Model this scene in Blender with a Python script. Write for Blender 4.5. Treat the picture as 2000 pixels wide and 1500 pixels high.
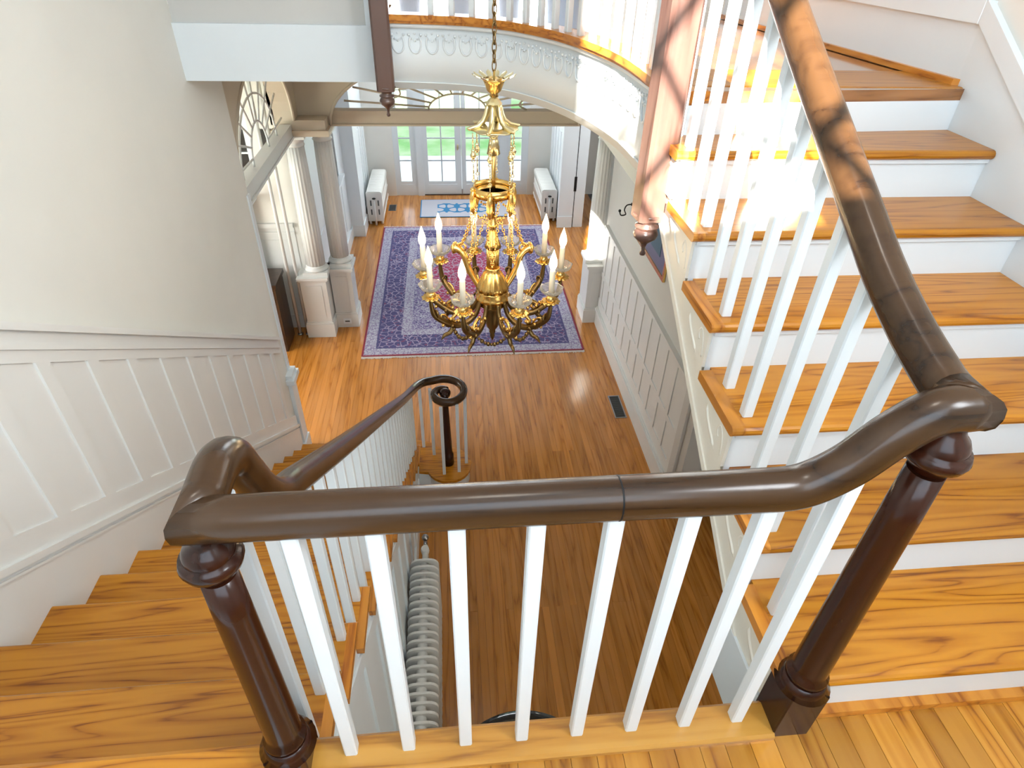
import bpy, bmesh, math, random
from mathutils import Vector, Matrix
random.seed(7)
PI = math.pi
for o in list(bpy.data.objects): bpy.data.objects.remove(o)
SC = bpy.context.scene; COL = SC.collection

# ------------------------------------------------------------------ camera
cd = bpy.data.cameras.new('camera'); cam = bpy.data.objects.new('camera', cd); COL.objects.link(cam)
pit, yaw, rol = .6439, .1109, .0309
Fw = Vector((math.sin(yaw)*math.cos(pit), math.cos(yaw)*math.cos(pit), -math.sin(pit)))
Rt = Vector((math.cos(yaw), -math.sin(yaw), 0)); Up = Rt.cross(Fw)
R2 = Rt*math.cos(rol)+Up*math.sin(rol); U2 = Up*math.cos(rol)-Rt*math.sin(rol)
M = Matrix((R2, U2, -Fw)).transposed().to_4x4(); M.translation = Vector((0, -.6916, 1.5863))
cam.matrix_world = M
cd.sensor_width = 36; cd.lens = 36*1220.42/2000; cd.clip_start = .02; cd.clip_end = 300
SC.camera = cam
# ------------------------------------------------------------------ world, sun, window daylight, added fill lights, exposure
W = bpy.data.worlds.new('sky'); SC.world = W; W.use_nodes = True
bg = W.node_tree.nodes['Background']; bg.inputs[0].default_value = (.80, .90, 1, 1); bg.inputs[1].default_value = 1.9
SC.view_settings.view_transform = 'Standard'; SC.view_settings.look = 'None'
SC.cycles.use_adaptive_sampling = True; SC.cycles.adaptive_threshold = .1; SC.cycles.adaptive_min_samples = 16
SC.cycles.max_bounces = 6; SC.cycles.diffuse_bounces = 4; SC.cycles.glossy_bounces = 3; SC.cycles.transmission_bounces = 4; SC.cycles.transparent_max_bounces = 10
SC.cycles.caustics_reflective = False; SC.cycles.caustics_refractive = False; SC.cycles.sample_clamp_indirect = 6
SC.view_settings.exposure = 0.1; SC.view_settings.gamma = 1; SC.view_settings.use_curve_mapping = False
sd = bpy.data.lights.new('sun', 'SUN'); sd.energy = 55; sd.angle = .01; sd.color = (1, .95, .86)
sun = bpy.data.objects.new('sun', sd); COL.objects.link(sun)
sun.rotation_euler = Vector((.25, 1, -.5)).to_track_quat('-Z', 'Y').to_euler()
def area(name, loc, target, sx, sy, en, col):
    d = bpy.data.lights.new(name, 'AREA'); d.shape = 'RECTANGLE'; d.size = sx; d.size_y = sy; d.energy = en; d.color = col
    o = bpy.data.objects.new(name, d); COL.objects.link(o); o.location = loc
    o.rotation_euler = (Vector(target)-Vector(loc)).to_track_quat('-Z', 'Y').to_euler(); return o
area('landing_window_daylight', (.1, -2.05, 2.1), (.1, 2, 1.2), 2.2, 2.4, 72, (.60, .80, 1))
area('side_fill_light', (1.83, -.9, 2.9), (-1.5, .2, 2.5), 1.3, 1.3, 165, (.88, .94, 1))  # added fill light, aimed to brighten the left wall
for xw in (-.68, -.10, .50, 1.08): area('upper_window_daylight', (xw, 7.93, 2.5), (xw, 0, 2.0), .30, 1.9, 34, (.88, .95, 1))
area('front_door_fill', (.25, 11.3, -.25), (.25, 7.2, -2.8), 2.3, .9, 100, (.92, .97, 1))  # added light hidden above the doors, standing in for daylight through them
area('parlour_window_daylight', (-4.1, 4.6, -1.2), (-1, 5.2, -2), 2.0, 1.8, 110, (1, .96, .9))
area('right_room_window_daylight', (3.45, 8.4, -1.0), (-1.4, 8.4, -2.4), 1.8, 1.6, 60, (.95, .98, 1))
area('vestibule_window_daylight', (-2.1, 8.25, -.7), (1.5, 8.0, -2.6), 1.3, 1.6, 45, (.95, .98, 1))

# ------------------------------------------------------------------ materials
def mat(name, base, rough=.5, metal=0, **k):
    m = bpy.data.materials.new(name); m.use_nodes = True
    b = m.node_tree.nodes['Principled BSDF']
    b.inputs['Base Color'].default_value = (*base, 1); b.inputs['Roughness'].default_value = rough; b.inputs['Metallic'].default_value = metal
    for a, v in k.items(): b.inputs[a].default_value = v
    return m
def N(m, t, **k):
    n = m.node_tree.nodes.new(t)
    for a, v in k.items(): setattr(n, a, v)
    return n
def Lk(m, a, b): m.node_tree.links.new(a, b)
def ramp(m, stops):
    r = N(m, 'ShaderNodeValToRGB'); e = r.color_ramp.elements
    while len(e) < len(stops): e.new(.5)
    for s, (p, c) in zip(e, stops): s.position = p; s.color = (*c, 1)
    return r
def objcoord(m, scale, rnd=True):
    tc = N(m, 'ShaderNodeTexCoord'); mp = N(m, 'ShaderNodeMapping'); mp.inputs['Scale'].default_value = scale
    if rnd:
        oi = N(m, 'ShaderNodeObjectInfo'); mu = N(m, 'ShaderNodeMath', operation='MULTIPLY'); mu.inputs[1].default_value = 37.0
        Lk(m, oi.outputs['Random'], mu.inputs[0])
        ad = N(m, 'ShaderNodeVectorMath', operation='ADD'); Lk(m, tc.outputs['Object'], ad.inputs[0]); Lk(m, mu.outputs[0], ad.inputs[1]); Lk(m, ad.outputs[0], mp.inputs[0])
    else: Lk(m, tc.outputs['Object'], mp.inputs[0])
    return mp
def wood(name, light, mid, dark, axis='X', rough=.3, freq=9.0, vary=.22, coat=.3, contrast=1.0, spec=.5):
    m = mat(name, mid, rough); b = m.node_tree.nodes['Principled BSDF']
    sc = {'X': (.5, 6.5, 6.5), 'Y': (6.5, .5, 6.5), 'Z': (6.5, 6.5, .5)}[axis]
    mp = objcoord(m, sc)
    n1 = N(m, 'ShaderNodeTexNoise'); n1.inputs['Scale'].default_value = 1.1; n1.inputs['Detail'].default_value = 2.5; n1.inputs['Distortion'].default_value = .4; Lk(m, mp.outputs[0], n1.inputs[0])
    mu = N(m, 'ShaderNodeMath', operation='MULTIPLY'); mu.inputs[1].default_value = freq; Lk(m, n1.outputs[0], mu.inputs[0])
    fr = N(m, 'ShaderNodeMath', operation='PINGPONG'); fr.inputs[1].default_value = .5; Lk(m, mu.outputs[0], fr.inputs[0])
    n2 = N(m, 'ShaderNodeTexNoise'); n2.inputs['Scale'].default_value = 14; n2.inputs['Detail'].default_value = 3; Lk(m, mp.outputs[0], n2.inputs[0])
    a = N(m, 'ShaderNodeMath', operation='MULTIPLY_ADD'); a.inputs[1].default_value = .35; Lk(m, n2.outputs[0], a.inputs[0]); Lk(m, fr.outputs[0], a.inputs[2])
    r = ramp(m, [(.14, dark), (.14+.12*contrast, mid), (.58, light)]); Lk(m, a.outputs[0], r.inputs[0])
    oi = N(m, 'ShaderNodeObjectInfo'); mr = N(m, 'ShaderNodeMapRange'); mr.inputs[3].default_value = 1-vary; mr.inputs[4].default_value = 1+vary*.6; Lk(m, oi.outputs['Random'], mr.inputs[0])
    hs = N(m, 'ShaderNodeHueSaturation'); Lk(m, mr.outputs[0], hs.inputs['Value']); Lk(m, r.outputs[0], hs.inputs['Color']); Lk(m, hs.outputs[0], b.inputs['Base Color'])
    b.inputs['Specular IOR Level'].default_value = spec; b.inputs['Coat Weight'].default_value = coat; b.inputs['Coat Roughness'].default_value = .12
    return m
def paint(name, base, rough=.45, amt=.03):
    m = mat(name, base, rough); b = m.node_tree.nodes['Principled BSDF']
    mp = objcoord(m, (1.3, 1.3, 1.3)); n = N(m, 'ShaderNodeTexNoise'); n.inputs['Scale'].default_value = 2; n.inputs['Detail'].default_value = 4; Lk(m, mp.outputs[0], n.inputs[0])
    r = ramp(m, [(.3, tuple(c*(1-amt) for c in base)), (.7, tuple(min(1, c*(1+amt)) for c in base))]); Lk(m, n.outputs[0], r.inputs[0]); Lk(m, r.outputs[0], b.inputs['Base Color'])
    return m
PINE = ((.52, .205, .014), (.43, .150, .007), (.21, .056, .003))
M_tread = wood('heart_pine_tread', *PINE, axis='X', rough=.32, freq=13, coat=.18, spec=.35)
M_ret = wood('heart_pine_return', (.60, .235, .03), (.47, .16, .014), (.26, .07, .006), axis='Y', rough=.3, freq=8, coat=.15, spec=.35)
M_land = wood('landing_strip_floor', (.50, .22, .032), (.41, .16, .017), (.23, .075, .009), axis='Y', rough=.3, freq=7, vary=.25, coat=.15, spec=.35)
M_floor = wood('hall_strip_floor', (.54, .215, .038), (.46, .172, .022), (.32, .105, .012), axis='Y', rough=.2, freq=5, vary=.18, coat=.45)
M_upfloor = wood('upper_polished_floor', (.40, .17, .05), (.30, .12, .03), (.2, .07, .02), axis='X', rough=.12, freq=6, coat=1)
M_rail = wood('dark_walnut_rail', (.056, .026, .010), (.038, .017, .0065), (.020, .0085, .0035), axis='X', rough=.26, freq=5, vary=.05, coat=.12, spec=.35)
M_newel = wood('dark_mahogany_newel', (.034, .009, .004), (.022, .006, .003), (.012, .003, .002), axis='Z', rough=.2, freq=4, vary=.05, coat=.08, spec=.28)
M_post = wood('red_mahogany_post', (.125, .066, .050), (.095, .047, .036), (.06, .027, .02), axis='Z', rough=.3, freq=4, vary=.05, coat=.5)
M_white = paint('white_gloss_paint', (.735, .785, .81), .35, .015)
M_cream = paint('cream_white_paint', (.82, .78, .68), .4, .02)
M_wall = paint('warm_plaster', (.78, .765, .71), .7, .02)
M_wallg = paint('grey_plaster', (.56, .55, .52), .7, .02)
M_arch = paint('shade_tinted_plaster', (.56, .48, .37), .7, .03)  # warm shade put into the colour of arches, beam and front grille
M_trimw = paint('ivory_wainscot', (.80, .79, .76), .4, .015)
M_rad = paint('radiator_paint', (.76, .75, .71), .4, .03)
M_col = paint('column_paint', (.66, .67, .65), .4, .02)
M_black = mat('black_lacquer', (.008, .008, .009), .08, 0)
M_iron = mat('black_iron', (.015, .014, .014), .5, .5)
M_steel = mat('steel_valve', (.35, .35, .36), .3, 1)
M_grille = paint('grey_register', (.10, .11, .11), .5, .1)
M_gold = mat('gilt_brass', (.83, .53, .17), .24, 1)
M_bronze = mat('dark_bronze', (.22, .14, .055), .35, 1)
M_paleg = mat('pale_brass', (.78, .66, .38), .28, 1)
M_candle = mat('ivory_candle', (.86, .78, .62), .5)
M_darkw = wood('dark_table_wood', (.05, .028, .018), (.035, .018, .012), (.02, .01, .007), axis='Z', rough=.3, freq=4)
def glassy(name, tint=(1, 1, 1), ior=1.45, mixmin=.0, rough=.0):
    m = bpy.data.materials.new(name); m.use_nodes = True; nt = m.node_tree; nt.nodes.clear()
    o = nt.nodes.new('ShaderNodeOutputMaterial'); t = nt.nodes.new('ShaderNodeBsdfTransparent'); t.inputs[0].default_value = (*tint, 1)
    g = nt.nodes.new('ShaderNodeBsdfGlossy'); g.inputs['Roughness'].default_value = rough
    f = nt.nodes.new('ShaderNodeFresnel'); f.inputs[0].default_value = ior
    mx = nt.nodes.new('ShaderNodeMixShader')
    ad = nt.nodes.new('ShaderNodeMath'); ad.operation = 'ADD'; ad.inputs[1].default_value = mixmin; ad.use_clamp = True
    nt.links.new(f.outputs[0], ad.inputs[0]); nt.links.new(ad.outputs[0], mx.inputs[0]); nt.links.new(t.outputs[0], mx.inputs[1]); nt.links.new(g.outputs[0], mx.inputs[2]); nt.links.new(mx.outputs[0], o.inputs[0])
    return m
M_glass = glassy('window_glass', (.97, .99, 1))
def crystal():
    m = glassy('crystal_glass', (1, 1, 1), 1.3, .03, .1); nt = m.node_tree; o = [n for n in nt.nodes if n.type == 'OUTPUT_MATERIAL'][0]; src = o.inputs[0].links[0].from_socket
    d = nt.nodes.new('ShaderNodeBsdfTranslucent'); d.inputs[0].default_value = (.9, .9, .88, 1); d2 = nt.nodes.new('ShaderNodeBsdfDiffuse'); d2.inputs[0].default_value = (.95, .95, .93, 1); a = nt.nodes.new('ShaderNodeMixShader'); a.inputs[0].default_value = .5
    b = nt.nodes.new('ShaderNodeMixShader'); b.inputs[0].default_value = .22; nt.links.new(d.outputs[0], a.inputs[1]); nt.links.new(d2.outputs[0], a.inputs[2]); nt.links.new(src, b.inputs[1]); nt.links.new(a.outputs[0], b.inputs[2]); nt.links.new(b.outputs[0], o.inputs[0]); return m
M_crystal = crystal()
M_bulb = mat('lit_bulb', (1, .8, .5), .3); _b = M_bulb.node_tree.nodes['Principled BSDF']
_b.inputs['Emission Color'].default_value = (1, .78, .48, 1); _b.inputs['Emission Strength'].default_value = 9; M_bulb.cycles.emission_sampling = 'NONE'
# ------------------------------------------------------------------ mesh helpers
class MB:
    def __init__(s): s.v = []; s.f = []; s.sm = []
    def add(s, vs, fs, sm=False):
        n = len(s.v); s.v += [tuple(v) for v in vs]; s.f += [tuple(i+n for i in f) for f in fs]; s.sm += [sm]*len(fs); return s
    def box(s, x0, x1, y0, y1, z0, z1):
        return s.add([(x0, y0, z0), (x1, y0, z0), (x1, y1, z0), (x0, y1, z0), (x0, y0, z1), (x1, y0, z1), (x1, y1, z1), (x0, y1, z1)],
                     [(0, 3, 2, 1), (4, 5, 6, 7), (0, 1, 5, 4), (1, 2, 6, 5), (2, 3, 7, 6), (3, 0, 4, 7)])
    def cbox(s, x0, x1, y0, y1, z0, z1, c=.004):
        p = [(x0+c, y0), (x1-c, y0), (x1, y0+c), (x1, y1-c), (x1-c, y1), (x0+c, y1), (x0, y1-c), (x0, y0+c)]
        return s.prism(p, 'z', z0, z1)
    def prism(s, poly, axis, a, b, sm=False):
        # poly: 2D points; axis x -> (y,z), y -> (x,z), z -> (x,y)
        def P(p, t): return {'x': (t, p[0], p[1]), 'y': (p[0], t, p[1]), 'z': (p[0], p[1], t)}[axis]
        n = len(poly); vs = [P(p, a) for p in poly]+[P(p, b) for p in poly]
        s.add(vs, [tuple(range(n-1, -1, -1)), tuple(range(n, 2*n))]); k = len(s.v)-2*n
        for i in range(n): s.f.append((k+i, k+(i+1) % n, k+n+(i+1) % n, k+n+i)); s.sm.append(sm)
        return s
    def tube(s, pts, rad, seg=10, prof=None, cap=True, sm=True, up=None, mit0=None, mit1=None):
        pts = [Vector(p) for p in pts]; n = len(pts)
        if not hasattr(rad, '__len__'): rad = [rad]*n
        T = [(pts[min(i+1, n-1)]-pts[max(i-1, 0)]).normalized() for i in range(n)]
        u = Vector(up) if up else (Vector((0, 0, 1)) if abs(T[0].z) < .9 else Vector((1, 0, 0)))
        vs = []
        for i in range(n):
            u = (u-T[i]*u.dot(T[i])).normalized(); w = T[i].cross(u)
            for j in range(seg):
                a = 2*PI*j/seg; cx, cy = (math.cos(a), math.sin(a)) if prof is None else prof[j]
                vs.append(pts[i]+(w*cx+u*cy)*rad[i])
        for mt_, i in ((mit0, 0), (mit1, n-1)):
            if mt_ is not None:
                nn = Vector(mt_); dd = T[i].dot(nn)
                for j in range(seg): q = i*seg+j; vs[q] = vs[q]+T[i]*((pts[i]-vs[q]).dot(nn)/dd)
        fs = [(i*seg+j, i*seg+(j+1) % seg, (i+1)*seg+(j+1) % seg, (i+1)*seg+j) for i in range(n-1) for j in range(seg)]
        s.add(vs, fs, sm)
        if cap:
            k = len(s.v)-n*seg; s.f += [tuple(k+j for j in range(seg-1, -1, -1)), tuple(k+(n-1)*seg+j for j in range(seg))]; s.sm += [False]*2
        return s
    def lathe(s, prof, c=(0, 0, 0), seg=20, sm=True, lobes=0, lamp=0):
        vs = []; n = len(prof)
        for r, z in prof:
            for j in range(seg):
                a = 2*PI*j/seg; rr = r*(1+lamp*math.cos(lobes*a)) if lobes else r
                vs.append((c[0]+rr*math.cos(a), c[1]+rr*math.sin(a), c[2]+z))
        s.add(vs, [(i*seg+j, i*seg+(j+1) % seg, (i+1)*seg+(j+1) % seg, (i+1)*seg+j) for i in range(n-1) for j in range(seg)], sm)
        k = len(s.v)-n*seg; s.f += [tuple(k+j for j in range(seg-1, -1, -1)), tuple(k+(n-1)*seg+j for j in range(seg))]; s.sm += [False]*2
        return s
    def torus(s, c, R, r, nrm='z', seg=20, sg=8, sx=1.0):
        vs = []
        for i in range(seg):
            a = 2*PI*i/seg
            for j in range(sg):
                b = 2*PI*j/sg; q = R+r*math.cos(b); p = (q*math.cos(a)*sx, q*math.sin(a), r*math.sin(b))
                p = {'z': p, 'y': (p[0], p[2], p[1]), 'x': (p[2], p[0], p[1])}[nrm]
                vs.append((c[0]+p[0], c[1]+p[1], c[2]+p[2]))
        return s.add(vs, [(i*sg+j, ((i+1) % seg)*sg+j, ((i+1) % seg)*sg+(j+1) % sg, i*sg+(j+1) % sg) for i in range(seg) for j in range(sg)], True)
    def ball(s, c, r, sx=1, sy=1, sz=1, u=10, v=7):
        vs = [(c[0], c[1], c[2]+r*sz)]
        for i in range(1, v):
            t = PI*i/v
            for j in range(u): a = 2*PI*j/u; vs.append((c[0]+r*sx*math.sin(t)*math.cos(a), c[1]+r*sy*math.sin(t)*math.sin(a), c[2]+r*sz*math.cos(t)))
        vs.append((c[0], c[1], c[2]-r*sz)); L = len(vs)-1
        fs = [(0, 1+j, 1+(j+1) % u) for j in range(u)]+[(1+i*u+j, 1+(i+1)*u+j, 1+(i+1)*u+(j+1) % u, 1+i*u+(j+1) % u) for i in range(v-2) for j in range(u)]+[(L, 1+(v-2)*u+(j+1) % u, 1+(v-2)*u+j) for j in range(u)]
        return s.add(vs, fs, True)
    def mesh(s, name, m):
        me = bpy.data.meshes.new(name); me.from_pydata(s.v, [], s.f)
        for p, k in zip(me.polygons, s.sm): p.use_smooth = k
        bm = bmesh.new(); bm.from_mesh(me); bmesh.ops.recalc_face_normals(bm, faces=bm.faces); bm.to_mesh(me); bm.free()
        me.materials.append(m); return me
    def build(s, name, m, parent=None, loc=None, rot=None):
        return inst(s.mesh(name, m), name, parent, loc, rot)
def inst(me, name, parent=None, loc=None, rot=None, scale=None):
    o = bpy.data.objects.new(name, me); COL.objects.link(o)
    if parent is not None: o.parent = parent
    if loc is not None: o.location = loc
    if rot is not None: o.rotation_euler = rot
    if scale is not None: o.scale = scale
    return o
def tag(o, label, cat, group=None, kind=None):
    o['label'] = label; o['category'] = cat
    if group: o['group'] = group
    if kind: o['kind'] = kind
    return o
def struct(o, label=None, cat=None):
    o['kind'] = 'structure'
    if label: o['label'] = label; o['category'] = cat
    return o
def thing(name, label, cat, loc=(0, 0, 0), group=None):
    o = bpy.data.objects.new(name, None); COL.objects.link(o); o.location = loc; o.empty_display_size = .1; return tag(o, label, cat, group)
def bx(name, x0, x1, y0, y1, z0, z1, m, parent=None): return MB().box(x0, x1, y0, y1, z0, z1).build(name, m, parent)
def catmull(P, n=8, closed=False):
    P = [Vector(p) for p in P]; out = []
    for i in range(len(P)-1):
        a, b, c, d = P[max(i-1, 0)], P[i], P[i+1], P[min(i+2, len(P)-1)]
        for k in range(n):
            t = k/n; out.append(.5*((2*b)+(c-a)*t+(2*a-5*b+4*c-d)*t*t+(3*b-a-3*c+d)*t**3))
    out.append(P[-1]); return out
# ------------------------------------------------------------------ key dimensions
ZF = -2.848                      # hall floor
ZB = 1.13                        # upper floor
XL, XR = -1.563, 1.86            # stair hall side walls
r1, g1, y1 = .178, .2693, .033   # lower flight
r2, g2, y2 = .1647, .2641, -.0153  # upper flight
# ================================================================== THE SETTING
# ---- hall floor: narrow boards running to the front door, each a board of its own
fl = struct(bx('floor', -4.3, 3.6, -2.2, 11.55, ZF-.12, ZF-.022, M_darkw), 'orange-brown narrow strip wood floor of the entrance hall', 'floor')
cache = {}
def plank(me_name, w, L, h, m):
    k = (me_name, round(w, 3), round(L, 2))
    if k not in cache: cache[k] = MB().cbox(0, w-.0012, 0, L-.0012, 0, h, .001).mesh(me_name, m)
    return cache[k]
x = -2.14; pw = .0575
while x < 2.72:
    cuts = [-.4, random.choice((2.2, 3.2, 4.0)), random.choice((6.2, 7.4, 8.6)), 11.45] if random.random() < .75 else [-.4, random.choice((3.6, 5.0, 6.6)), 11.45]
    for a, b in zip(cuts, cuts[1:]): inst(plank('plank', pw, b-a, .022, M_floor), 'plank', fl, (x, a, ZF-.022))
    x += pw
bx('parlour_boards', -4.3, -2.141, -2.2, 11.45, ZF-.022, ZF-.001, M_floor, fl)
# ---- left wall with its sloping wainscot
s1 = -r1/g1
def zn1(y): return (y-y1)*s1
wl = struct(bx('wall_left', -1.76, XL, -2.2, 4.25, ZF, 4.2, M_wall), 'tall cream plaster wall with raked white wainscot beside the lower flight', 'wall')
def rake(name, ya, yb, oa, ob, xa, xb, m, parent):  # board following the pitch, from offset oa to ob above the nosing line
    return MB().prism([(ya, zn1(ya)+oa), (yb, zn1(yb)+oa), (yb, zn1(yb)+ob), (ya, zn1(ya)+ob)], 'x', xa, xb).build(name, m, parent)
YA, YE = -.35, 4.10
rake('skirt_board', YA, YE, -.30, .215, XL, XL+.020, M_trimw, wl)
rake('skirt_bead', YA, YE, .205, .216, XL, XL+.027, M_trimw, wl)
rake('skirt_cap', YA, YE, .235, .268, XL, XL+.030, M_trimw, wl)
rake('lower_rail', YA, YE, .216, .375, XL, XL+.014, M_trimw, wl)
rake('upper_rail', YA, YE, 1.092, 1.165, XL, XL+.014, M_trimw, wl)
rake('chair_rail_bead', YA, YE, 1.150, 1.168, XL, XL+.026, M_trimw, wl)
rake('frieze_board', YA, YE, 1.165, 1.235, XL, XL+.012, M_trimw, wl)
rake('chair_rail', YA, YE, 1.232, 1.265, XL, XL+.040, M_trimw, wl)
pp, ps = None, None
for j in range(-4, 12):
    ya = .876+.2755*j; yb = ya+.205
    if yb > YE: break
    if pp is None:
        pp = MB().prism([(0, .375), (.205, .375+.205*s1), (.205, 1.092+.205*s1), (0, 1.092)], 'x', 0, .004).mesh('wainscot_panel', M_trimw)
        ps = MB().prism([(0, .37), (.0705, .37+.0705*s1), (.0705, 1.10+.0705*s1), (0, 1.10)], 'x', 0, .0139).mesh('stile', M_trimw)
    inst(pp, 'wainscot_panel', wl, (XL, ya, zn1(ya))); inst(ps, 'stile', wl, (XL, yb, zn1(yb)))
je = struct(MB().box(-1.77, XL+.035, 4.12, 4.27, ZF, -1.90).box(-1.78, XL+.05, 4.10, 4.285, ZF, ZF+.16).box(-1.79, XL+.075, 4.085, 4.30, -1.95, -1.90).box(-1.775, XL+.055, 4.105, 4.28, -1.90, -1.86).box(-1.765, XL+.012, 4.2, 4.262, -1.86, -.2).build('trim_1', M_white), 'white stub pilaster with moulded cap ending the left wall at the arch', 'trim')
# ---- right wall beside the upper flight, and its raked skirt
s2 = r2/g2
def zn2(y): return r2+(y-y2)*s2
wr = struct(MB().prism([(XR, -2.2), (XR, 1.64), (1.64, 3.4), (1.64, 8.0), (2.1, 8.0), (2.1, -2.2)], 'z', -.3, 4.2).build('wall_right', M_wall), 'white wall rising along the right side of the upper flight', 'wall')
MB().prism([(-.6, zn2(-.6)-.4), (1.62, zn2(1.62)-.4), (1.62, zn2(1.62)+.145), (-.6, zn2(-.6)+.145)], 'x', XR-.012, XR).build('skirt_board', M_white, wr)
MB().prism([(-.6, zn2(-.6)+.145), (1.62, zn2(1.62)+.145), (1.62, zn2(1.62)+.215), (-.6, zn2(-.6)+.215)], 'x', XR-.026, XR).build('skirt_cap', M_white, wr)
def skew(name, off, z0, z1, m): return MB().prism([(XR, 1.60), (XR-off, 1.62), (1.64-off, 3.4), (1.64, 3.4)], 'z', z0, z1).build(name, m, wr)
skew('upper_baseboard', .012, ZB, ZB+.195, M_white); skew('upper_base_cap', .028, ZB+.195, ZB+.265, M_white); skew('wood_shoe', .03, ZB+.001, ZB+.022, M_ret)
# ---- landing wall behind the viewer, with the arched window the sun comes through
wb = struct(MB().box(-1.76, -.62, -2.35, -2.2, ZF, 4.2).box(.40, 2.1, -2.35, -2.2, ZF, 4.2).box(-.62, .40, -2.35, -2.2, ZF, 2.48).box(-.62, .40, -2.35, -2.2, 3.85, 4.2).build('wall_back', M_wall), 'plaster wall behind the landing', 'wall')
wn = struct(MB().box(-.62, -.57, -2.33, -2.22, 2.4, 3.85).box(.35, .40, -2.33, -2.22, 2.4, 3.85).box(-.62, .40, -2.33, -2.22, 2.4, 2.45).box(-.62, .40, -2.33, -2.22, 3.8, 3.85).build('window_1', M_white), 'tall white landing window behind the viewer', 'window')
for k in range(-3, 5):      # diamond lattice bars
    for s in (-1, 1):
        pa = []
        for t in range(61):
            zz = 2.47+1.33*t/60; xx = -.11+s*((zz-2.47)*.72-.45)+.32*(k-.5)
            if -.565 < xx < .345: pa.append((xx, -2.27+.012*s, zz))
        if len(pa) > 4: MB().tube([pa[0], pa[-1]], .017, 6).build('muntin', M_white, wn)
wn3 = struct(MB().box(1.845, 1.87, -1.6, -1.54, 2.2, 3.6).box(1.845, 1.87, -.26, -.2, 2.2, 3.6).box(1.845, 1.87, -1.54, -.26, 2.2, 2.26).box(1.845, 1.87, -1.54, -.26, 3.54, 3.6).build('added_window_frame', M_white), 'added white window frame around the side fill light on the right wall', 'window')  # unseen frame, added only to go with the side fill light
struct(bx('ceiling', -1.76, 2.1, -2.35, 8.1, 4.2, 4.3, M_white), 'white ceiling over the stairwell', 'ceiling')
wf = struct(MB().box(-1.76, -.9, 8.0, 8.15, ZB-.2, 4.2).box(2.0, 2.1, 8, 8.15, ZB-.2, 4.2).box(-.9, 2.0, 8, 8.15, ZB-.2, ZB+.3).box(-.9, 2, 8, 8.15, 3.5, 4.2).box(-0.900, -0.840, 7.99, 8.15, ZB+.3, 3.5).box(-0.520, -0.260, 7.99, 8.15, ZB+.3, 3.5).box(0.060, 0.340, 7.99, 8.15, ZB+.3, 3.5).box(0.660, 0.920, 7.99, 8.15, ZB+.3, 3.5).box(1.240, 2.000, 7.99, 8.15, ZB+.3, 3.5).build('wall_upper_front', paint('sky_tinted_wall', (.38, .52, .72), .6, .03)), 'upper front wall with a wide window', 'wall')  # blue of sky light put into the wall colour, for the floor reflections
wn2 = struct(MB().box(-.9, 2, 8.02, 8.1, ZB+.3, ZB+.36).box(-.9, 2, 8.02, 8.1, 3.44, 3.5).build('window_2', M_white), 'wide upper hall window', 'window')
for k in range(9): bx('muntin', -.9+.355*k, -.86+.355*k, 8.03, 8.09, ZB+.36, 3.44, M_white, wn2)
struct(bx('wall_upper_left', -1.70, -1.56, 3.62, 8.0, ZB, 4.2, M_wall), 'upper hall side wall', 'wall')
# ---- wall and bulkhead above the lower flight, left of the hanging post
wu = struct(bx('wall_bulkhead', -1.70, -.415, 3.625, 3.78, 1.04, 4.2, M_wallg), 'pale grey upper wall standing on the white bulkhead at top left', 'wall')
bx('bulkhead_face', -1.70, -.39, 3.60, 3.80, .733, 1.04, M_white, wu)
MB().box(-.455, -.40, 3.57, 3.63, 1.04, 3.0).box(-.44, -.415, 3.555, 3.58, 1.045, 3.0).build('casing', M_white, wu)
# ---- landing
la = struct(bx('landing', -.40, XR, -2.2, -.045, -.26, -.04, M_darkw), 'honey-coloured strip floor of the stair landing', 'landing')
x = -.395
while x < XR-.07:
    inst(plank('landing_plank', .0635, 1.2, .02, M_land), 'plank', la, (x, -1.245+(.032 if x > .80 else 0), -.04)); x += .0635
nz = MB().prism([(-.055, -.045), (.028, -.045), (.037, -.036), (.037, -.01), (.028, 0), (-.048, 0), (-.055, -.008)], 'x', -.40, .745).build('landing_nosing', wood('nosing_pine', (.62, .30, .055), (.52, .225, .03), (.33, .12, .015), axis='X', rough=.28, freq=6), la)
bx('landing_fascia', -.40, .745, -.03, .015, -.30, -.045, M_white, la)
MB().prism([(-.50, -.035), (.02, -.035), (.033, -.025), (.033, -.008), (.022, 0), (-.50, 0)], 'x', XL, -.455).build('landing_tread', M_tread, la)
bx('landing_subfloor', XL, -.40, -2.2, -.02, -.26, -.036, M_white, la)
bx('shoe_moulding', .84, XR, -.014, .014, -.02, .004, M_ret, la); bx('landing_subfloor', .75, XR, .0, .3, -.26, -.02, M_white, la)
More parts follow.
